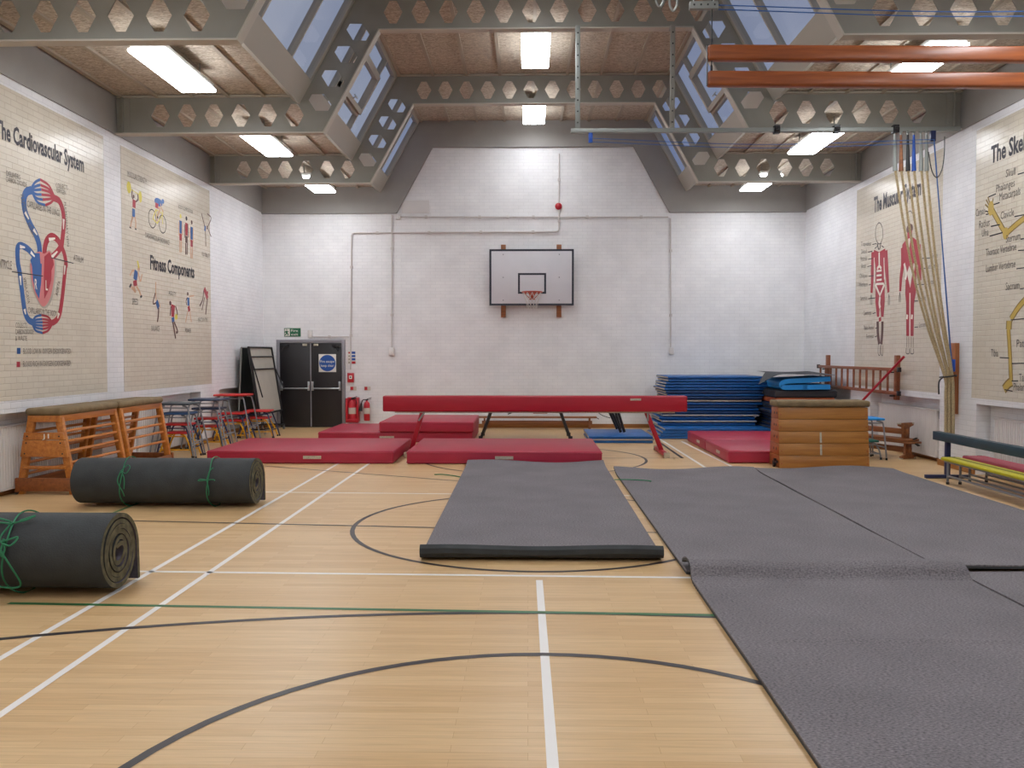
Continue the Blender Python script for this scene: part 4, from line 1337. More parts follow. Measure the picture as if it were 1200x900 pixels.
# ---- cardiovascular mural
L_ = 'label_lettering'
A = lambda x, y: (x / 7.5, 190 + y / 7.5)
B = lambda x, y: (x / 6.43, 300 + y / 6.43)
m = Mural('wall_mural', 'beige mural of the blue and red blood circulation with heart', -1, 8.0, onx(123, 300, XL).y, 1.15, 4.84)
uL = m.P(0, 166)[0]; uR = m.P(98, 201)[0]
b = m.mb('title_lettering', 'ink')
tw = (uR - uL) * 1.045
put_text(b, 'The Cardiovascular System', uR - tw, m.P(60, 186)[1], tw, .2, .006, .03)
V = 'blood_vessel'
m.stroke(V, 'art_blue', [A(347, 890), A(342, 740), A(312, 640), A(260, 540), A(217, 430), A(207, 330), A(228, 265), A(275, 245)], .1)
for c in ((350, 152), (352, 200), (360, 240), (362, 285), (372, 330), (395, 378)):
    ce = A(*c)
    m.stroke(V, 'art_blue', [A(265, 240), A(265 + (c[0] - 265) * .45, 245 + (c[1] - 240) * .75), ce], .034)
    m.stroke(V, 'art_red', [ce, A(c[0] + (480 - c[0]) * .6, c[1] + (310 - c[1]) * .35), A(480, 312)], .034)
m.stroke(V, 'art_red', [A(465, 312), A(515, 340), A(545, 410), A(558, 500), A(553, 600), A(538, 745)], .09)
m.stroke(V, 'art_red', [A(538, 745), A(500, 680), A(450, 652), A(408, 690), A(390, 760), A(388, 840)], .09)
m.stroke(V, 'art_red', [A(540, 735), A(500, 790), A(450, 840)], .09)
m.stroke(V, 'art_red', [A(538, 740), A(566, 820), A(578, 900), B(490, 80), B(484, 150), B(466, 320), B(446, 440), B(420, 485), B(390, 505)], .08)
m.stroke(V, 'art_blue', [A(300, 830), A(255, 775), A(215, 745), A(172, 732), A(150, 770), A(155, 890), B(145, 120), B(165, 280), B(185, 420), B(212, 480), B(245, 500)], .085)
for c in ((310, 445), (315, 475), (318, 500), (318, 525), (320, 550), (318, 580)):
    ce = B(*c)
    m.stroke(V, 'art_blue', [B(235, 500), B(265, 500 + (c[1] - 500) * .75), ce], .03)
    m.stroke(V, 'art_red', [ce, B(360, 505 + (c[1] - 505) * .75), B(395, 507)], .03)
H = 'heart'
m.poly(H, 'art_grey', [A(270, 900), A(300, 800), A(345, 780), A(385, 800), A(430, 770), A(475, 830), B(418, 40), B(420, 120), B(408, 230), B(385, 340), B(340, 395), B(300, 372), B(255, 290), B(228, 190), B(220, 60)], .0045, 3)
m.poly(H, 'art_pink', [A(275, 890), A(305, 810), A(345, 785), A(385, 805), A(430, 780), A(465, 840), B(408, 40), B(408, 120), B(395, 230), B(370, 330), B(330, 380), B(300, 360), B(260, 280), B(236, 190), B(224, 60)], .005, 3)
m.poly(H, 'art_blue', [A(262, 860), A(300, 800), A(345, 800), A(352, 890), B(312, 60), B(308, 190), B(292, 322), B(265, 270), B(245, 180), B(238, 80)], .0055)
m.poly(H, 'art_red', [A(385, 830), A(430, 790), A(462, 850), A(470, 900), B(385, 110), B(383, 180), B(362, 260), B(330, 325), B(326, 150), B(330, 20)], .0055)
m.text(H, 'art_white', 'R', B(256, 245), B(276, 250), .12, .02, .0065)
m.text(H, 'art_white', 'L', B(340, 255), B(357, 258), .12, .02, .0065)
for a, c in ((A(215, 440), A(248, 500)), (A(290, 590), A(322, 640)), (A(425, 680), A(480, 670)), (A(555, 500), A(553, 590)), (A(170, 742), A(215, 750)), (A(265, 790), A(300, 830)),
             (A(450, 835), A(500, 785)), (B(148, 150), B(153, 220)), (B(180, 400), B(190, 440)), (B(486, 70), B(480, 140)), (B(440, 430), B(430, 470))):
    m.stroke(V, 'art_white', [a, c], .045, .0065, w1=.02)
L_ = 'label_lettering'
T = lambda s_, a, c, cap: m.text(L_, 'ink_soft', s_, a, c, cap, .0)
T('DELIVERS', A(52, 118), A(175, 155), .058); T('CARBON DIOXIDE', A(48, 170), A(232, 222), .058)
T('COLLECTS', A(488, 222), A(592, 245), .06); T('OXYGEN', A(492, 268), A(575, 290), .06)
T('CAPILLARIES IN THE LUNGS', A(236, 395), A(520, 478), .085)
T('PULMONARY', A(172, 290), A(228, 520), .07); T('ARTERY', A(232, 545), A(288, 665), .07)
T('PULMONARY VEIN', A(556, 350), A(585, 740), .055)
T('ATRIUM', A(642, 865), A(728, 890), .085); T('VENTRICLE', B(-40, 80), B(85, 102), .1)
T('VENA CAVA', B(170, 165), B(205, 360), .055); T('AORTA', B(432, 305), B(452, 195), .06)
T('CAPILLARIES IN THE BODY', B(208, 430), B(422, 455), .075)
T('COLLECTS', B(115, 540), B(200, 540), .06); T('CARBON DIOXIDE', B(112, 590), B(250, 588), .058); T('& WASTE', B(112, 638), B(200, 638), .058)
T('BLOOD LOW IN  OXYGEN (DEOXYGENATED)', B(172, 738), B(532, 736), .068)
T('BLOOD RICH IN OXYGEN (OXYGENATED)', B(170, 834), B(532, 826), .068)
m.stroke(L_, 'ink', [B(85, 118), B(320, 152)], .012, .0068); m.stroke(L_, 'ink', [B(380, 12), B(550, 55)], .012, .0068)
m.poly('colour_key', 'art_blue', [B(124, 692), B(152, 692), B(152, 738), B(124, 738)])
m.poly('colour_key', 'art_red', [B(122, 796), B(149, 796), B(149, 838), B(122, 838)])
m.done()

# ---- fitness mural
C = lambda x, y: (140 + x / 7.5, 190 + y / 7.5)
D = lambda x, y: (140 + x / 7.5, 290 + y / 7.5)
m = Mural('wall_mural', 'beige mural with small painted athletes, cyclist and weightlifter', -1, onx(143, 300, XL).y, onx(246.5, 330, XL).y, 1.13, 4.84)
m.text('title_lettering', 'ink', 'Fitness Components', D(268, 187), D(656, 268), .22, .032)
S = m.stroke
n = 'painted_weightlifter'
S(n, 'art_brown', [C(123, 340), C(106, 295), C(112, 240)], 0.029); S(n, 'art_brown', [C(140, 350), C(160, 325), C(156, 272)], 0.029)
m.dot(n, 'art_brown', C(122, 302), 0.029, 0.030); S(n, 'art_red', [C(126, 330), C(125, 400)], 0.101); S(n, 'art_blue', [C(122, 410), C(122, 482)], 0.092)
S(n, 'art_skin', [C(115, 480), C(100, 530), C(93, 575)], 0.034); S(n, 'art_skin', [C(132, 480), C(140, 530), C(139, 590)], 0.034)
S(n, 'ink', [C(85, 570), C(100, 580)], 0.021); S(n, 'ink', [C(132, 585), C(147, 592)], 0.021)
m.dot(n, 'art_yellow', C(80, 222), 0.071, 0.090); m.dot(n, 'art_yellow', C(181, 305), 0.055, 0.090); S(n, 'art_yellow', [C(90, 235), C(178, 290)], 0.013)
n = 'painted_cyclist'
m.dot(n, 'ink', C(286, 497), 0.143, 0.156, .005, .015); m.dot(n, 'ink', C(376, 545), 0.143, 0.156, .005, .015)
S(n, 'art_yellow', [C(290, 495), C(318, 415), C(378, 455), C(330, 540), C(290, 495)], 0.025, k=1); S(n, 'art_yellow', [C(318, 415), C(332, 540)], 0.025); S(n, 'art_yellow', [C(372, 420), C(378, 545)], 0.021)
m.dot(n, 'art_blue', C(340, 352), 0.151, 0.066); m.dot(n, 'art_blue', C(379, 345), 0.050, 0.039); S(n, 'art_red', [C(312, 375), C(340, 390)], 0.084)
S(n, 'art_skin', [C(335, 390), C(352, 420), C(332, 470), C(328, 520)], 0.042); S(n, 'art_skin', [C(358, 365), C(366, 405), C(384, 440)], 0.029); m.dot(n, 'ink', C(333, 485), 0.021, 0.021)
for n, x, sk, tp, sh, hair, y in (('painted_woman', 535, 'art_skin', 'art_blue', 'art_red', 'art_yellow', 475), ('painted_runner', 586, 'art_brown', 'art_red', 'art_brown', 'ink', 495), ('painted_swimmer', 632, 'art_skin', 'art_blue', 'art_red', 'art_brown', 530)):
    m.dot(n, hair, C(x, y), 0.038, 0.039); S(n, tp, [C(x, y + 40), C(x, y + 150)], 0.105, w1=0.092); S(n, sh, [C(x, y + 155), C(x, y + 215)], 0.101)
    S(n, sk, [C(x - 7, y + 215), C(x - 6, y + 318)], 0.038); S(n, sk, [C(x + 7, y + 215), C(x + 5, y + 318)], 0.038)
    S(n, sk, [C(x - 14, y + 50), C(x - 16, y + 170)], 0.025); S(n, sk, [C(x + 13, y + 50), C(x + 15, y + 170)], 0.025)
n = 'painted_gymnast'
S(n, 'art_brown', [C(718, 450), C(750, 590), C(757, 740)], 0.029); S(n, 'art_brown', [C(768, 452), C(802, 495), C(762, 590)], 0.025); S(n, 'art_brown', [C(765, 560), C(803, 655)], 0.029); S(n, 'art_blue', [C(752, 560), C(748, 605)], 0.067)
n = 'painted_sprinter'
m.dot(n, 'art_skin', D(166, 190), 0.042, 0.033); S(n, 'art_yellow', [D(155, 118), D(168, 180)], 0.050); S(n, 'art_blue', [D(146, 205), D(134, 285)], 0.118); S(n, 'art_red', [D(132, 290), D(138, 340)], 0.126)
S(n, 'art_skin', [D(145, 340), D(172, 385), D(190, 435)], 0.042); S(n, 'art_skin', [D(122, 340), D(138, 390), D(98, 340)], 0.042); S(n, 'ink', [D(84, 350), D(102, 322)], 0.038); S(n, 'ink', [D(180, 438), D(195, 425)], 0.034)
S(n, 'art_skin', [D(128, 205), D(110, 205), D(90, 248)], 0.034); S(n, 'art_skin', [D(160, 215), D(180, 295), D(196, 235)], 0.034)
n = 'painted_balancer'
S(n, 'art_skin', [D(316, 305), D(316, 400), D(320, 470)], 0.034); S(n, 'art_blue', [D(322, 470), D(342, 530)], 0.101); S(n, 'art_brown', [D(342, 530), D(338, 600), D(330, 655)], 0.038); S(n, 'art_brown', [D(312, 400), D(292, 490), D(318, 490)], 0.025); S(n, 'art_skin', [D(346, 475), D(354, 530)], 0.025)
n = 'painted_dodger'
m.dot(n, 'art_brown', D(444, 490), 0.042, 0.039); S(n, 'art_red', [D(470, 505), D(465, 610)], 0.151, w1=0.101); S(n, 'art_blue', [D(466, 615), D(470, 655)], 0.105)
S(n, 'art_brown', [D(466, 655), D(478, 720), D(490, 800)], 0.046); S(n, 'art_brown', [D(478, 655), D(508, 735), D(494, 750)], 0.042); S(n, 'art_brown', [D(450, 515), D(443, 600)], 0.034); S(n, 'art_brown', [D(490, 515), D(506, 585), D(488, 610)], 0.034); m.dot(n, 'art_yellow', D(496, 610), 0.059, 0.051)
n = 'painted_thrower'
m.dot(n, 'art_brown', D(597, 408), 0.034, 0.033); S(n, 'art_blue', [D(602, 440), D(604, 512)], 0.092); S(n, 'art_red', [D(604, 516), D(612, 560)], 0.092); S(n, 'art_skin', [D(600, 560), D(590, 600), D(578, 658)], 0.029); S(n, 'art_skin', [D(616, 560), D(622, 610), D(629, 655)], 0.029)
S(n, 'art_skin', [D(608, 430), D(652, 424)], 0.025); S(n, 'art_brown', [D(594, 440), D(582, 470), D(588, 505)], 0.025)
n = 'painted_starter'
S(n, 'art_red', [D(742, 360), D(760, 410), D(772, 450)], 0.109); S(n, 'art_brown', [D(738, 380), D(728, 460), D(702, 515)], 0.034); S(n, 'art_brown', [D(745, 440), D(722, 550)], 0.029); S(n, 'art_brown', [D(772, 450), D(762, 520), D(755, 590)], 0.042); m.dot(n, 'art_red', D(772, 395), 0.034, 0.030)
T = lambda s_, a, c, cap: m.text(L_, 'ink_soft', s_, a, c, cap, .0)
T('MUSCULAR STRENGTH', C(68, 125), C(235, 192), .085); T('CARDIOVASCULAR ENDURANCE', C(222, 660), C(435, 730), .08); T('BODY COMPOSITION', C(515, 405), C(640, 455), .07); T('FLEXIBILITY', C(722, 820), C(795, 842), .07)
T('SPEED', D(108, 502), D(160, 506), .1); T('BALANCE', D(278, 735), D(348, 738), .09); T('AGILITY', D(428, 415), D(495, 428), .07); T('POWER', D(575, 748), D(628, 752), .08); T('REACTION TIME', D(688, 655), D(772, 655), .08)
m.done()

# ---- muscular mural
E = lambda x, y: (1000 + x / 7.5, 210 + y / 7.5)
m = Mural('wall_mural', 'beige mural of two red muscle figures, behind the climbing ropes', 1, onx(1103, 330, XR).y, onx(1003, 330, XR).y, 1.1, 4.84)
m.text('title_lettering', 'ink', 'The Muscular System', E(182, 290), E(596, 132), .26, .034)
S = m.stroke; n = 'front_muscle_figure'
S(n, 'ink_soft', [E(230, 382), E(200, 430), E(200, 520), E(230, 570), E(258, 520), E(258, 430)], .02, closed=True)
S(n, 'ink', [E(212, 565), E(225, 620)], .03); S(n, 'ink', [E(246, 560), E(232, 620)], .03); S(n, 'ink_soft', [E(190, 610), E(212, 590)], .02); S(n, 'ink_soft', [E(272, 600), E(250, 585)], .02)
m.poly(n, 'art_red', [E(182, 620), E(230, 640), E(282, 608), E(288, 690), E(272, 790), E(276, 930), E(236, 1025), E(196, 930), E(200, 800), E(186, 690)], .004)
S(n, 'art_red', [E(178, 640), E(170, 790), E(168, 900), E(162, 1000)], .17, .0045, w1=.09); S(n, 'art_red', [E(284, 630), E(294, 780), E(302, 880), E(311, 995)], .17, .0045, w1=.09)
m.poly(n, 'art_red', [E(196, 930), E(233, 1030), E(236, 1080), E(228, 1210), E(210, 1210), E(196, 1080)], .0045); m.poly(n, 'art_red', [E(277, 930), E(240, 1030), E(238, 1080), E(246, 1210), E(268, 1210), E(278, 1080)], .0045)
S(n, 'art_brown', [E(216, 1250), E(218, 1350), E(230, 1450)], .1); S(n, 'art_brown', [E(258, 1250), E(256, 1350), E(248, 1450)], .1); S(n, 'art_red', [E(236, 1215), E(238, 1250)], .1)
S(n, 'art_white', [E(230, 645), E(231, 765)], .05, .006); S(n, 'art_white', [E(212, 790), E(230, 765), E(250, 785)], .05, .006)
for yy in (805, 845, 885): S(n, 'art_white', [E(208, yy + 3), E(252, yy - 3)], .035, .006)
S(n, 'art_white', [E(196, 925), E(236, 1020), E(276, 925)], .06, .006, k=1); S(n, 'art_white', [E(204, 922), E(270, 918)], .04, .006); S(n, 'art_white', [E(186, 690), E(186, 900)], .03, .006); S(n, 'art_white', [E(272, 690), E(276, 880)], .03, .006); S(n, 'art_white', [E(237, 1035), E(232, 1090), E(238, 1130)], .07, .006)
for x in (160, 316):
    for dx in (-7, 0, 7): S(n, 'ink_soft', [E(x, 1010), E(x + dx, 1060), E(x + dx, 1105)], .012)
for x in (230, 255): S(n, 'ink_soft', [E(x - 8, 1450), E(x - 10, 1530), E(x + 6, 1545), E(x + 8, 1460)], .016)
n = 'back_muscle_figure'
m.dot(n, 'art_brown', E(498, 435), .12, .08); S(n, 'ink_soft', [E(480, 290), E(505, 280), E(520, 300)], .016); S(n, 'art_red', [E(498, 460), E(500, 520)], .17)
m.poly(n, 'art_red', [E(432, 575), E(475, 520), E(530, 512), E(574, 550), E(584, 700), E(556, 790), E(555, 850), E(465, 855), E(460, 790), E(430, 720)], .004)
S(n, 'art_red', [E(438, 600), E(436, 740), E(422, 860), E(414, 985)], .15, .0045, w1=.08); S(n, 'art_red', [E(577, 580), E(584, 740), E(590, 890)], .14, .0045, w1=.08)
m.poly(n, 'art_red', [E(464, 845), E(556, 840), E(552, 1000), E(536, 1090), E(532, 1378), E(468, 1378), E(466, 1090), E(458, 1000)], .0045)
m.poly(n, 'art_white', [E(495, 760), E(522, 825), E(503, 955), E(475, 825)], .006); S(n, 'art_white', [E(450, 740), E(468, 830), E(460, 880)], .06, .006); S(n, 'art_white', [E(540, 740), E(530, 830), E(545, 900)], .06, .006)
S(n, 'art_white', [E(495, 520), E(494, 600)], .08, .006, w1=.02); S(n, 'art_white', [E(501, 1000), E(500, 1380)], .04, .006)
for x in (478, 520): S(n, 'art_white', [E(x, 1190), E(x - 4, 1230)], .06, .006)
for x in (472, 490, 512, 530): S(n, 'ink_soft', [E(x, 1385), E(x, 1480)], .014)
for x in (482, 520): S(n, 'ink_soft', [E(x - 14, 1485), E(x - 14, 1530), E(x + 12, 1530), E(x + 12, 1490)], .016)
for dx in (-8, 0, 8): S(n, 'ink_soft', [E(412, 990), E(412 + dx, 1050), E(410 + dx, 1080)], .012)
for y, s_, x0, x1, lx in ((588, 'Trapezius', 68, 158, 205), (655, 'Deltoid', 72, 120, 170), (718, 'Pectorals', 66, 122, 172), (782, 'Biceps', 74, 114, 165), (868, 'Obliques', 58, 125, 190), (945, 'Wrist flexors', 52, 128, 155), (1065, 'Sartorius', 66, 122, 195), (1195, 'Quadriceps', 92, 160, 200), (1325, 'Tibialis Anterior', 92, 185, 215), (1400, 'Peroneus', 118, 180, 210)):
    m.text(L_, 'ink_soft', s_, E(x0, y), E(x1, y - 5), .08, .0); S(L_, 'ink', [E(x1 + 12, y - 14), E(lx, y - 22)], .014)
for y, s_, x0, x1, lx in ((1305, 'Gastrocnemius', 580, 650, 540), (700, 'Triceps', 690, 745, 590), (1075, 'Hamstrings', 580, 640, 540), (930, 'Gluteals', 660, 720, 560), (790, 'Latissimus', 650, 750, 590)):
    m.text(L_, 'ink_soft', s_, E(x0, y), E(x1, y - 14), .08, .0); S(L_, 'ink', [E(lx, y - 4), E(x0 - 8, y - 6)], .014)
m.done()

# ---- skeleton mural
G_ = lambda x, y: (1120 + x / 6.43, 150 + y / 6.43)
H_ = lambda x, y: (1120 + x / 5, 290 + y / 5)
m = Mural('wall_mural', 'beige mural of yellow skeleton bones with handwritten bone names', 1, 7.6, onx(1141.5, 320, XR).y, 1.08, 4.84)
u0, v0 = m.P(*G_(268, 250)); u1, v1 = m.P(*G_(514, 180))
b = m.mb('title_lettering', 'ink')
put_text(b, 'The Skeletal System', u0, (v0 + v1) / 2, (u1 - u0) * 2.42, .22, .006, .03)
S = m.stroke; n = 'painted_skeleton'
for wd, mt, ly in ((.075, 'art_bone_edge', .0045), (.05, 'art_bone', .005)):
    S(n, mt, [G_(268, 600), G_(300, 660), G_(345, 740), G_(380, 800)], wd * 1.2, ly); S(n, mt, [G_(378, 800), G_(450, 735), G_(514, 685), G_(640, 590)], wd * 1.2, ly)
    S(n, mt, [H_(420, 295), H_(370, 350), H_(325, 420)], wd * 1.3, ly); S(n, mt, [H_(315, 430), H_(312, 480)], wd * 1.8, ly); S(n, mt, [H_(310, 480), H_(318, 600), H_(326, 780)], wd * 1.2, ly); S(n, mt, [H_(332, 785), H_(310, 800), H_(284, 832)], wd * 1.8, ly)
m.dot(n, 'art_bone', G_(268, 605), .07, .1, .0055); m.dot(n, 'art_bone', G_(380, 795), .07, .08, .0055)
for a, c in (((225, 575), (258, 610)), ((232, 540), (262, 600)), ((245, 520), (266, 590)), ((285, 530), (275, 595))): S(n, 'art_bone_edge', [G_(*a), G_(*c)], .025)
for s_, a, c in (('Skull', (380, 372), (452, 352)), ('Phalanges', (308, 485), (448, 438)), ('Metacarpals', (332, 548), (490, 500)), ('Carpals', (155, 668), (225, 645)), ('Clavicle', (342, 690), (442, 658)), ('Radius', (180, 755), (258, 735)), ('Ulna', (200, 820), (250, 808)), ('Sternum', (382, 865), (490, 838))):
    m.text(L_, 'ink_soft', s_, G_(*a), G_(*c), .1, .0)
for a, c in (((470, 350), (560, 322)), ((250, 520), (306, 496)), ((265, 585), (334, 562)), ((225, 625), (270, 640)), ((230, 652), (275, 640)), ((445, 668), (560, 645)), ((268, 742), (335, 728)), ((258, 815), (355, 788)), ((492, 838), (560, 825))): S(L_, 'ink', [G_(*a), G_(*c)], .016)
for s_, a, c in (('Thoracic Vertebrae', (178, 52), (358, 14)), ('Lumbar Vertebrae', (180, 145), (352, 115)), ('Sacrum', (295, 250), (375, 240)), ('Patella', (360, 585), (450, 580)), ('Tibia', (208, 638), (250, 640)), ('Tarsals', (375, 785), (450, 780)), ('Phalanges', (342, 838), (440, 840))):
    m.text(L_, 'ink_soft', s_, H_(*a), H_(*c), .1, .0)
for a, c in (((368, 18), (450, 12)), ((358, 125), (450, 112)), ((380, 243), (430, 236)), ((260, 645), (315, 648)), ((330, 680), (420, 678)), ((330, 782), (368, 782)), ((288, 833), (335, 842)), ((325, 425), (420, 415))): S(L_, 'ink', [H_(*a), H_(*c)], .014)
m.done()

# ================================================================== BASKETBALL BACKBOARD
x0, x1 = ony(573.5, 300, YB - .2).x, ony(672.5, 300, YB - .2).x
z1, z0 = ony(620, 292, YB - .2).z, ony(620, 358, YB - .2).z
yb1 = YB - .2
bk = thing('basketball_backboard', 'white basketball backboard with black border, orange rim and net', 'basketball hoop', ((x0 + x1) / 2, YB, z0))
b = MB(); b.box(x0, yb1, z0, x1, yb1 + .03, z1); b.build('board', 'board_white', bk, bevel=.004, world=True)
def frame_rect(b, xa, xb, za, zb, t, y):
    for q in ((xa, za, xb, za + t), (xa, zb - t, xb, zb), (xa, za + t, xa + t, zb - t), (xb - t, za + t, xb, zb - t)):
        b.box(q[0], y - .003, q[1], q[2], y + .002, q[3])
b = MB(); frame_rect(b, x0, x1, z0, z1, .045, yb1)
xa, xb = ony(607, 330, yb1).x, ony(640, 330, yb1).x; za, zb = ony(620, 344.3, yb1).z, ony(620, 320, yb1).z
frame_rect(b, xa, xb, za, zb, .045, yb1)
b.build('border_line', 'board_black', bk, world=True)
b = MB()
xp = (ony(590, 300, YB).x, ony(655, 300, YB).x)
for x in xp:
    for z in (z0 + .12, (z0 + z1) / 2, z1 - .12): b.cyl((x, yb1 - .006, z), (x, yb1, z), .014, 8)
b.build('bolt', 'grey_tube', bk, world=True, split=True)
for x in xp:
    b = MB(); b.box(x - .055, YB - .09, z0 - .26, x + .055, YB - .001, z1 + .12); po = b.build('wall_batten', 'brown_wood', bk, bevel=.005, world=True)
    b = MB()
    for z in (z0 + .15, z1 - .15): b.box(x - .02, yb1 + .03, z - .02, x + .02, YB - .09, z + .02)
    b.build('strut', 'grey_tube', po, world=True, split=True)
xc2 = ony(623.5, 345, yb1).x; zr = ony(623, 342.5, yb1 - .3).z; yr = yb1 - .36
b = MB(); b.tube([(xc2 + .225 * math.cos(t), yr + .225 * math.sin(t), zr) for t in [2 * math.pi * k / 32 for k in range(32)]], .012, 8, closed=True)
b.box(xc2 - .07, yb1 - .015, zr - .15, xc2 + .07, yb1, zr + .02)
b.prism([(xc2 - .05, yb1 - .01, zr), (xc2 - .05, yb1 - .15, zr), (xc2 - .05, yb1 - .01, zr - .13)], (.1, 0, 0))
for s in (-1, 1): b.tube([(xc2 + s * .05, yb1 - .01, zr - .13), (xc2 + s * .17, yr + .1, zr - .01)], .008, 6)
rim = b.build('rim', 'rim_orange', bk, world=True, smooth=True)
b = MB(); n = 12
def npt(k, lv):
    r = (.22, .185, .15, .125, .12)[lv]; t = 2 * math.pi * (k + .5 * (lv % 2)) / n
    return (xc2 + r * math.cos(t), yr + r * math.sin(t), zr - .012 - .088 * lv)
for lv in range(4):
    for k in range(n):
        b.tube([npt(k, lv), npt(k, lv + 1)], .0045, 4)
        b.tube([npt(k, lv), npt(k - 1 if lv % 2 == 0 else k + 1, lv + 1)], .0045, 4)
b.build('net', 'net', rim, world=True)

# ================================================================== THINGS ON THE BACK WALL
def W_(px, py, off=0.): return ony(px, py, YB - off)
def conduit(pts, r, label, boxes=(), name='conduit'):
    """surface pipe on the back wall through pixel-measured points, with clips"""
    p = [W_(*q, .03) for q in pts]
    o0 = W_(*pts[0])
    root = thing(name, label, 'conduit pipe', o0)
    b = MB(); q = []
    for i, v in enumerate(p):
        if 0 < i < len(p) - 1:
            a, c = (p[i - 1] - v).normalized(), (p[i + 1] - v).normalized()
            q += [v + a * .07, v + a * .02 + c * .02, v + c * .07]
        else: q.append(v)
    b.tube(q, r, 8); b.build('pipe', 'conduit', root, world=True, smooth=True)
    b = MB()
    for a, c in zip(p, p[1:]):
        n = max(1, int((c - a).length / 1.1))
        for k in range(n):
            m_ = a.lerp(c, (k + .5) / n); b.box(m_.x - .03, m_.y - r - .006, m_.z - .03, m_.x + .03, YB - .001, m_.z + .03)
    b.build('clip', 'conduit', root, world=True, split=True)
    for (px, py, w2, h2) in boxes:
        c = W_(px, py); b = MB(); b.box(c.x - w2, YB - .07, c.z - h2, c.x + w2, YB - .001, c.z + h2); b.build('junction_box', 'white_plastic', root, bevel=.006, world=True)
    return root
conduit([(655.2, 180), (655.2, 241)], .014, 'thin conduit running from the roof down to the red alarm bell')
conduit([(655.2, 246), (655.2, 271.5), (412, 273), (411, 433)], .018, 'conduit running from the red alarm bell across and down beside the fire door')
conduit([(468, 254.2), (783, 254.2)], .014, 'long thin pipe across the wall above the basketball board', ((467, 254.5, .05, .06), (595, 254.5, .03, .03)))
conduit([(459.3, 252), (459.3, 408)], .014, 'vertical conduit ending in a socket, between fire door and balance beam', ((459.3, 412, .06, .09),))
conduit([(786, 256), (786, 407)], .014, 'vertical conduit ending in a socket, above the tall blue mat stack', ((786.5, 411.5, .05, .08),))
conduit([(363, 394.5), (409, 394.5)], .014, 'short conduit just above the fire door frame', ((364, 391.5, .05, .09),))
# bell
c = W_(654.5, 242)
b = MB(); b.lathe([(.03, 0), (.075, .0), (.08, .03), (.055, .06), (.02, .07)], n=20)
me_o = tag(b.build('alarm_bell', 'red_paint', smooth=True), 'red fire alarm bell high on the back wall', 'alarm')
me_o.location = (c.x, YB - .002, c.z); me_o.rotation_euler = (R(90), 0, 0)
# grille
c0, c1 = W_(471, 235), W_(503, 250)
vg = thing('wall_grille', 'faint painted ventilation panel high on the back wall', 'vent', ((c0.x + c1.x) / 2, YB, c1.z))
b = MB(); b.box(c0.x, YB - .025, c1.z, c1.x, YB - .001, c0.z); b.build('panel', 'vent', vg, bevel=.006, world=True)
b = MB()
for i in range(7):
    z = c1.z + .03 + i * (c0.z - c1.z - .06) / 6; b.box(c0.x + .03, YB - .033, z - .008, c1.x - .03, YB - .026, z + .008)
b.build('louvre', 'vent', vg, world=True)

def plate(name, px0, py0, px1, py1, off, th, m, label, cat, bev=.003):
    a, c = W_(px0, py0, off), W_(px1, py1, off)
    root = thing(name, label, cat, ((a.x + c.x) / 2, YB - off, c.z))
    b = MB(); b.box(a.x, YB - off - th, c.z, c.x, YB - off, a.z); b.build('plate', m, root, bevel=bev, world=True)
    return root, a, c, YB - off - th
# exit sign
rt, a, c, yf = plate('exit_sign', 333, 384.5, 352.5, 394.5, .001, .01, 'sign_green', 'green and white fire exit sign with running man, above the door', 'exit sign')
wd, ht = c.x - a.x, a.z - c.z
b = MB()
b.box(a.x + .015, yf - .002, c.z + .015, a.x + wd * .35, yf, a.z - .015)
b.build('pictogram_field', 'sign_white', rt, world=True)
b = MB()
def fig(pts, w_):
    for p, q in zip(pts, pts[1:]):
        b.bar((a.x + wd * p[0], yf - .004, c.z + ht * p[1]), (a.x + wd * q[0], yf - .004, c.z + ht * q[1]), .003, w_, (1, 0, .01))
fig([(.14, .68), (.16, .42)], .04); fig([(.16, .42), (.24, .34), (.23, .16)], .022); fig([(.16, .42), (.12, .28), (.06, .2)], .022); fig([(.14, .66), (.22, .56), (.27, .62)], .016); fig([(.14, .66), (.07, .56), (.06, .44)], .016); fig([(.15, .8), (.16, .86)], .034)
b.build('pictogram', 'sign_green', rt, world=True)
b = MB(); put_text(b, 'Fire', a.x + wd * .42, c.z + ht * .56, wd * .42, ht * .3, -yf + .002, .008); put_text(b, 'exit', a.x + wd * .42, c.z + ht * .14, wd * .42, ht * .27, -yf + .002, .008)
b.build('lettering', 'sign_white', rt, world=True)
# keep clear sign on the door
rt, a, c, yf = plate('safety_sign', 373.5, 415, 394, 436, .046, .008, 'sign_white', 'white square sign with blue disc fixed on the black fire door', 'sign')
mid = (a + c) / 2; rr = (c.x - a.x) * .47
b = MB(); b.cyl((mid.x, yf - .003, mid.z), (mid.x, yf, mid.z), rr, 40); b.build('blue_disc', 'sign_blue', rt, world=True)
b = MB(); put_text(b, 'Fire escape', mid.x - rr * .86, mid.z + .01, rr * 1.72, .06, -yf + .005, .008); put_text(b, 'keep clear', mid.x - rr * .8, mid.z - .085, rr * 1.6, .06, -yf + .005, .008)
b.build('lettering', 'sign_white', rt, world=True)
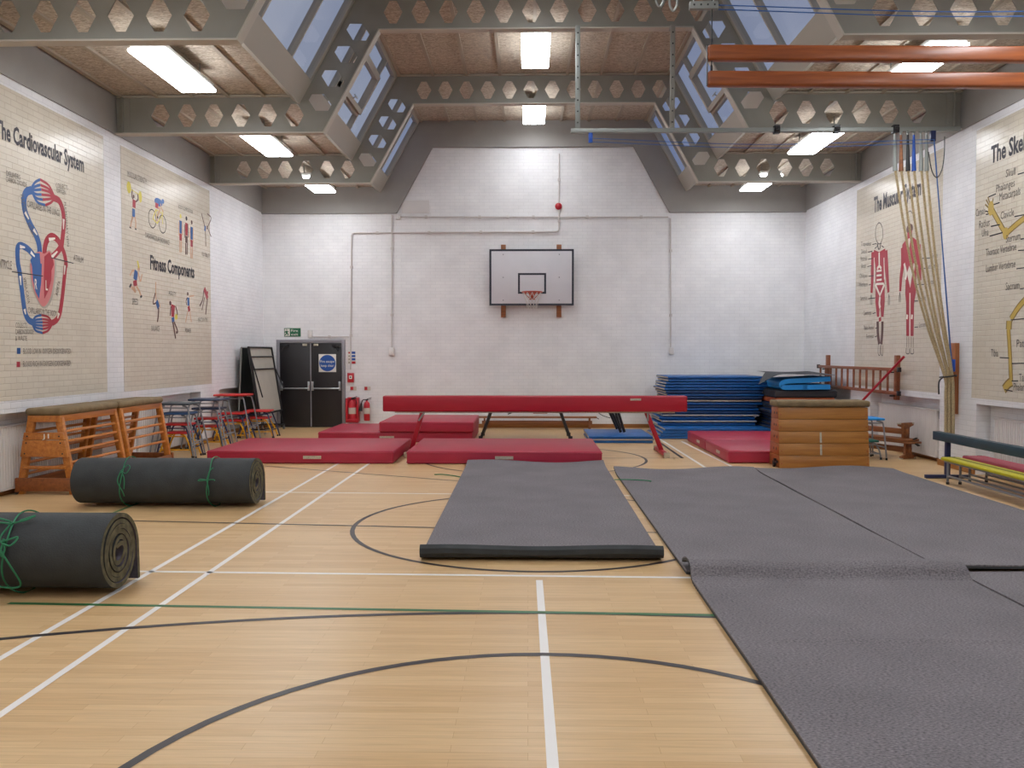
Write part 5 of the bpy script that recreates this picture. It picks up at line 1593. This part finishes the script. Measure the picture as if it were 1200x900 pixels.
# notice with coloured rows
rt, a, c, yf = plate('fire_notice', 407.5, 411.5, 417, 426.5, .001, .006, 'sign_white', 'fire action notice of blue and red rows beside the door', 'notice')
b = MB()
rows = ((.03, .24, 1), (.27, .45, 0), (.5, .68, 0), (.76, .96, 0))
for i, (lo_, hi_, mi) in enumerate(((.02, .2, 1), (.28, .45, 0), (.53, .7, 0), (.78, .97, 0))):
    b.mi = mi; b.box(a.x + (c.x - a.x) * .5, yf - .002, c.z + (a.z - c.z) * lo_, c.x - .008, yf, c.z + (a.z - c.z) * hi_)
    b.mi = 2 if i < 3 else 1; b.box(a.x + .015, yf - .002, c.z + (a.z - c.z) * (lo_ + .03), a.x + (c.x - a.x) * .32, yf, c.z + (a.z - c.z) * (hi_ - .03))
b.build('printed_row', ['sign_blue', 'red_paint', 'art_grey'], rt, world=True, split=True)
# call point
rt, a, c, yf = plate('fire_call_point', 407.5, 437, 415, 448, .001, .05, 'red_paint', 'red fire alarm call point box beside the door', 'call point', .008)
b = MB(); b.box(a.x + .04, yf - .004, c.z + .08, c.x - .04, yf, a.z - .06); b.build('glass_window', 'sign_white', rt, world=True)
b = MB(); b.cyl(((a.x + c.x) / 2, yf - .006, c.z + .12), ((a.x + c.x) / 2, yf, c.z + .12), .018, 12); b.build('button', 'black_steel', rt, world=True)
for px, l in ((414, 'small cream and red label above the wide red extinguisher'), (430.5, 'small cream and red label above the slim extinguisher')):
    rt, a, c, yf = plate('extinguisher_notice', px - 3.8, 452.8, px + 3.8, 457.6, .001, .004, 'ext_label', l, 'notice', .001)
    b = MB(); b.box(a.x + .01, yf - .002, c.z + .01, (a.x + c.x) / 2, yf, a.z - .01); b.build('red_block', 'red_paint', rt, world=True)

# extinguishers
def extinguisher(px, r, zt, zb, label, wide):
    x = W_(px, 480, .12).x; y = YB - .06 - r
    root = thing('fire_extinguisher', label, 'fire extinguisher', (x, y, zb))
    h = zt - zb
    b = MB(); b.lathe([(r * .8, 0), (r, .02), (r, h * .68), (r * .85, h * .77), (r * .4, h * .83), (.022, h * .85), (.022, h * .88)], (0, 0, 0), 24); b.build('cylinder', 'red_paint', root, smooth=True)
    b = MB(); b.lathe([(r + .001, h * .3), (r + .001, h * .55)], (0, 0, 0), 24)
    b.build('label', 'ext_label', root, smooth=True)
    b = MB(); b.box(-.03, -.02, h * .87, .03, .02, h * .93); b.bar((0, 0, h * .93), (.11, 0, h * 1.0), .02, .012); b.bar((0, 0, h * .9), (.1, 0, h * .93), .02, .01); b.build('valve_handle', 'black_steel', root, bevel=.003)
    b = MB()
    if wide: b.tube(spline([(0, -.02, h * .9), (.08, -.04, h * .92), (r + .02, -.05, h * .7), (r + .025, -.03, h * .3)]), .012, 8)
    else:
        b.tube(spline([(0, -.02, h * .9), (-.08, -.03, h * .9), (-r - .05, -.03, h * .75)]), .012, 8); b.tube([(-r - .05, -.03, h * .76), (-r - .07, -.04, h * .42)], [.018, .045], 12)
    b.build('hose', 'black_steel', root, smooth=True)
    b = MB()
    if wide:
        for s in (-1, 1): b.box(s * (r + .03) - .025, -.06, -.02, s * (r + .03) + .025, r + .05, h * .93)
        b.box(-r - .05, -.08, -.03, r + .05, r + .05, .0); b.box(-r - .05, r + .03, 0, r + .05, r + .055, h * .95); b.box(-r - .04, -r - .012, .0, r + .04, -.06, .06)
        b.build('stand', 'red_paint', root, bevel=.012)
    else:
        b.box(-.04, r, h * .3, .04, r + .058, h * .7); b.build('wall_bracket', 'black_steel', root)
    return root
extinguisher(413.3, .092, W_(413, 464).z, W_(413, 493).z, 'wide red fire extinguisher in a red holder beside the fire door', True)
extinguisher(430, .07, W_(430, 465.5).z, W_(430, 492.5).z, 'slim red fire extinguisher with a black horn', False)

# ================================================================== LADDER, POLE, ROPES, BARS
xl = 6.2
zr1, zr0 = 1.44, 1.04
ld = thing('wall_ladder', 'brown wooden ladder hung sideways on the wall above the radiator', 'ladder', (xl, 16.0, zr0))
ya, yb_ = 14.1, 18.0
for z in (zr0, zr1):
    b = MB(); b.box(xl - .02, ya, z - .028, xl + .02, yb_, z + .028); rl = b.build('rail', 'ladder_wood', ld, bevel=.005, world=True)
    b = MB(); b.box(xl - .025, ya - .03, z - .04, xl + .025, ya + .04, z + .04); b.box(xl - .025, yb_ - .04, z - .04, xl + .025, yb_ + .03, z + .04); b.build('end_hook', 'black_steel', rl, bevel=.004, world=True, split=True)
for i in range(13):
    b = MB(); y = ya + .14 + (yb_ - ya - .28) * i / 12; b.cyl((xl, y, zr0 + .028), (xl, y, zr1 - .028), .02, 10); b.build('rung', 'ladder_wood', ld, world=True, smooth=True)
for px, l in ((970, 'brown wall post at the far end of the hung ladder'), (1051, 'brown wall post behind the red pole')):
    p = onx(px, 430, 6.28)
    root = thing('ladder_post', l, 'wall post', (XR, p.y, .92))
    b = MB(); b.box(6.25, p.y - .05, .92, XR - .001, p.y + .05, 1.68); b.build('batten', 'ladder_wood', root, bevel=.006, world=True)
    b = MB()
    for z in (zr0 - .05, zr1 - .05): b.box(6.17, p.y - .02, z - .012, 6.26, p.y + .02, z + .012)
    b.build('peg', 'black_steel', root, world=True, split=True)
b = MB(); b.tube([(5.22, 15.12, .012), (6.12, 13.75, 1.66)], .021, 10)
tag(b.build('red_pole', 'red_metal', smooth=True, origin=(5.22, 15.12, 0)), 'red pole leaning across the hung ladder', 'pole')
p0, p1 = onx(1121, 402, XR), onx(1121, 485, XR)
b = MB(); b.box(XR - .07, p0.y - .09, p1.z, XR - .001, p0.y + .09, p0.z)
tag(b.build('rope_post', 'post_wood', bevel=.006, origin=(XR, p0.y, p1.z)), 'upright wooden post on the wall behind the tied ropes', 'wall post')
pbk = MB(); pbk.box(XR - .1, p0.y - .12, p0.z - .42, XR - .07, p0.y - .06, p0.z - .24); pbk.tube([(XR - .1, p0.y - .09, p0.z - .26), (XR - .14, p0.y - .09, p0.z - .26)], .02, 8); pbk.tube([(XR - .1, p0.y - .09, p0.z - .38), (XR - .14, p0.y - .09, p0.z - .38)], .02, 8)
tag(pbk.build('cord_cleat', 'blue_plastic', bevel=.006, origin=(XR - .07, p0.y - .09, p0.z - .42)), 'blue cleat and knot where the blue cord ends on the post', 'cleat')
# rope track under the middle beam
yt = 12.26
tk = thing('rope_track', 'grey steel rope track hung below the roof beam', 'rope track', (3.5, yt, 4.9))
zt4 = 4.93
b = MB(); xa = ony(669, 155, yt).x
b.box(xa, yt - .03, zt4 - .03, XR - .12, yt + .03, zt4 + .03); b.build('rail', 'galv', tk, bevel=.004, world=True)
for px, m_ in ((677, 'galv'), (788, 'steel_grey')):
    x = ony(px, 100, yt).x
    b = MB(); b.box(x - .035, yt - .012, zt4 + .03, x + .035, yt + .012, ZU - .01); 
    hg = b.build('hanger', m_, tk, bevel=.003, world=True)
    b = MB(); b.box(x - .035, yt + .013, ZU - .05, x + .035, BEAMS[1] - .05, ZU - .012); b.build('hanger_lug', m_, hg, world=True)
    b = MB()
    for i in range(9): b.cyl((x, yt - .018, zt4 + .12 + i * .16), (x, yt - .011, zt4 + .12 + i * .16), .012, 8)
    b.build('hole', 'black_steel', hg, world=True, split=True)
b = MB()
for px in (1049, 980, 910):
    x = ony(px, 157, yt).x; b.box(x - .04, yt - .045, zt4 - .05, x + .04, yt + .045, zt4 + .06); b.cyl((x - .03, yt - .05, zt4), (x + .03, yt - .05, zt4), .03, 10)
b.build('track_clamp', 'black_steel', tk, world=True)
px_, pz_ = ony(692, 160, yt).x, zt4
b = MB(); b.box(px_ - .03, yt - .03, pz_ - .17, px_ + .03, yt + .01, pz_ - .03); 
tag(b.build('cord_pulley', 'blue_plastic', bevel=.006, origin=(px_, yt, pz_ - .1)), 'blue pulley block at the free end of the rope track', 'pulley')
bpx = ony(1092, 172, yt).x
b = MB(); b.box(bpx - .035, yt - .05, zt4 - .18, bpx + .035, yt + .01, zt4 - .03)
tag(b.build('cord_pulley', 'navy_tube', bevel=.006, origin=(bpx, yt, zt4 - .1)), 'dark blue pulley block above the climbing ropes', 'pulley')
cpost = Vector((XR - .12, p0.y - .09, p0.z - .3))
b = MB()
for k, dz in ((0, 0), (1, -.05)):
    b.tube(spline([(px_, yt - .065, zt4 - .12 + dz), ((px_ + bpx) / 2, yt - .065, zt4 - .22 + dz), (bpx, yt - .065, zt4 - .16 + dz)], 10), .005, 6)
    b.tube([(bpx, yt - .065, zt4 - .16 + dz), (cpost.x + .0, cpost.y - .02 * k, cpost.z + .02)], .008, 6)
tag(b.build('pull_rope', 'blue_cord', smooth=True, origin=(px_, yt, 4.7)), 'thin blue pull rope running along the track and down to the cleat', 'rope')
b = MB(); b.tube(spline([ony(a_, c_, yt - .06) for a_, c_ in ((1107, 160), (1106.5, 180), (1104, 198), (1098, 208), (1092, 200), (1088, 178))], 8), .007, 6)
tag(b.build('slack_cable', 'black_steel', smooth=True, origin=(6.0, yt, 4.9)), 'thin dark cable hanging in a loop beside the ropes', 'cable')
# climbing ropes
tops = (1049, 1056, 1064, 1071, 1079.5, 1086)
tie = onx(1112, 441, 6.14)
ROPEL = ('first climbing rope, hanging innermost toward the hall middle', 'second climbing rope from the middle of the hall, on a reddish clamp', 'third climbing rope from the middle of the hall', 'climbing rope held by the bright blue clamp', 'climbing rope just inside the last one', 'last climbing rope, hanging next to the blue pulley')
for i, (px, l) in enumerate(zip(tops, ROPEL)):
    tp = ony(px, 198, yt)
    root = thing('climbing_rope', l, 'climbing rope', (tp.x, yt, 4.9), 0, 'climbing ropes')
    q = Vector((tie.x - .075 + .026 * i, tie.y - .02 + .025 * (i % 2), tie.z))
    pts = [tp]
    for t in (.25, .5, .75):
        p = tp.lerp(q, t); sag = .13 * math.sin(math.pi * t) * (1 - i * .12)
        pts.append(p + Vector((-sag * .5, 0, -sag)))
    pts += [q, q + Vector((.02, 0, -.3)), q + Vector((.03, 0, -.86))]
    b = MB(); b.tube(spline(pts, 6), .018, 8); b.build('rope', 'rope', root, world=True, smooth=True)
    b = MB(); b.tube([(tp.x - .012, yt, zt4 - .08), tp + Vector((0, 0, -.03))], [.016, .032], 10)
    b.build('clamp', ('galv', 'brown_wood', 'black_steel', 'blue_plastic', 'galv', 'galv')[i], root, world=True, smooth=True)
    b = MB(); b.tube([(tp.x - .015, yt, zt4 - .09), (tp.x - .015, yt, zt4 - .02)], .01, 6); b.cyl((tp.x - .015, yt - .02, zt4 - .03), (tp.x - .015, yt + .02, zt4 - .03), .025, 10); b.build('runner', 'galv', root, world=True)
    b = MB(); e_ = q + Vector((.03, 0, -.86)); b.cyl(e_, e_ + Vector((0, 0, -.09)), .028, 8); b.build('end_cap', 'black_steel', root, world=True)
b = MB()
b.tube([(tie.x - .01 + .12 * math.cos(t), tie.y + .06 * math.sin(t), tie.z + .015 * math.cos(t)) for t in [2 * math.pi * k / 24 for k in range(24)]], .011, 6, closed=True)
b.tube(spline([(tie.x - .1, tie.y - .05, tie.z), (tie.x - .17, tie.y - .06, tie.z - .08), (tie.x - .17, tie.y - .06, tie.z - .26)]), .011, 6)
b.tube([(tie.x + .1, tie.y, tie.z), (XR - .04, p0.y - .05, tie.z + .03)], .011, 6)
tag(b.build('tie_strap', 'black_steel', smooth=True, origin=tie), 'black strap tying the climbing ropes to the wall post', 'strap')
# two orange beams pulled up under the roof
yg = 8.2
for i, (pt, pbm) in enumerate(((53.5, 71.5), (84, 101.5))):
    zt5, zb5 = ony(831, pt, yg).z, ony(831, pbm, yg).z
    xa = ony(829, pt, yg).x
    root = thing('climbing_beam', ('upper', 'lower')[i] + ' of the two polished orange timber beams hoisted near the roof', 'climbing beam', ((xa + 6.28) / 2, yg, zb5), 0, 'hoisted orange beams')
    b = MB(); dz = -.055
    b.hexa([(xa, yg - .05, zb5), (xa, yg + .05, zb5), (xa, yg + .05, zt5), (xa, yg - .05, zt5)], [(6.28, yg - .05, zb5 + dz), (6.28, yg + .05, zb5 + dz), (6.28, yg + .05, zt5 + dz), (6.28, yg - .05, zt5 + dz)])
    b.build('timber', 'bar_wood', root, bevel=.022, seg=3, world=True)
    b = MB(); b.box(xa - .006, yg - .02, zb5 + .01, xa, yg + .02, zt5 + (.2 if i else .0)); b.cyl((xa + .04, yg, zt5 - .01), (xa + .04, yg, zt5 + .06), .012, 8)
    b.build('end_plate', 'black_steel', root, world=True)
xa = ony(834, 60, yg).x
b = MB(); b.tube([(xa, yg, zt5 + .05), (xa, yg, ZDU - .04)], .006, 6)
tag(b.build('suspension_wire', 'black_steel', origin=(xa, yg, zt5)), 'thin wire holding up the free ends of the orange beams', 'wire')
c0, c1 = ony(808, 7, yg), ony(841, 9, yg)
sb = thing('hoist_bracket', 'short steel hoist bracket close under the roof above the orange beams', 'bracket', (c0.x, yg, c0.z))
b = MB(); b.box(c0.x, yg - .03, c0.z - .035, c1.x, yg + .03, c0.z + .035); b.build('plate', 'galv', sb, bevel=.004, world=True)
b = MB()
for x in (c0.x + .04, c1.x - .04): b.tube([(x, yg, c0.z + .03), (x, yg, ZDU - .035)], .008, 6)
b.build('drop_rod', 'galv', sb, world=True, split=True)
b = MB()
for i in range(4): b.cyl((c0.x + .04 + i * .065, yg - .036, c0.z), (c0.x + .04 + i * .065, yg - .03, c0.z), .009, 8)
b.build('bolt', 'black_steel', sb, world=True, split=True)
for px, l in ((773, 'steel shackle hanging beside the hoist bracket, the one over the middle'), (789, 'steel shackle hanging between the other shackle and the hoist bracket')):
    c = ony(px, 0, yg); lo_ = ony(px, 8 if px < 780 else 13, yg).z
    root = thing('hoist_shackle', l, 'shackle', (c.x, yg, lo_))
    b = MB(); b.tube(spline([(c.x - .03, yg, lo_ + .16), (c.x - .035, yg, lo_ + .06), (c.x, yg, lo_), (c.x + .035, yg, lo_ + .06), (c.x + .03, yg, lo_ + .16)]), .011, 8)
    b.build('bow', 'galv', root, world=True, smooth=True)
    b = MB(); b.tube([(c.x - .04, yg, lo_ + .16), (c.x + .04, yg, lo_ + .16)], .011, 8); b.tube([(c.x, yg, lo_ + .16), (c.x, yg, ZDU - .035)], .006, 6); b.build('pin', 'galv', root, world=True, smooth=True)
for k, l in enumerate(('upper blue hoist rope running from the bracket to the wall', 'lower blue hoist rope running from the bracket to the wall')):
    a = ony(842, 6 + 5 * k, yg); c = Vector((XR - .02, yg, ony(1200, 7 + 6 * k, yg).z - .03))
    b = MB(); b.tube(spline([a, a.lerp(c, .5) - Vector((0, 0, .05)), c], 8), .0055, 6)
    tag(b.build('hoist_rope', 'blue_cord', smooth=True, origin=a), l, 'rope')

# ------------------------------------------------------------------ render look
SC.view_settings.view_transform = 'Standard'
SC.view_settings.look = 'None'
SC.view_settings.gamma = 1
SC.view_settings.use_curve_mapping = False
SC.view_settings.exposure = -0.06
SC.cycles.use_denoising = True
SC.cycles.max_bounces = 8
SC.cycles.diffuse_bounces = 5
SC.cycles.sample_clamp_indirect = 8
bpy.context.view_layer.update()
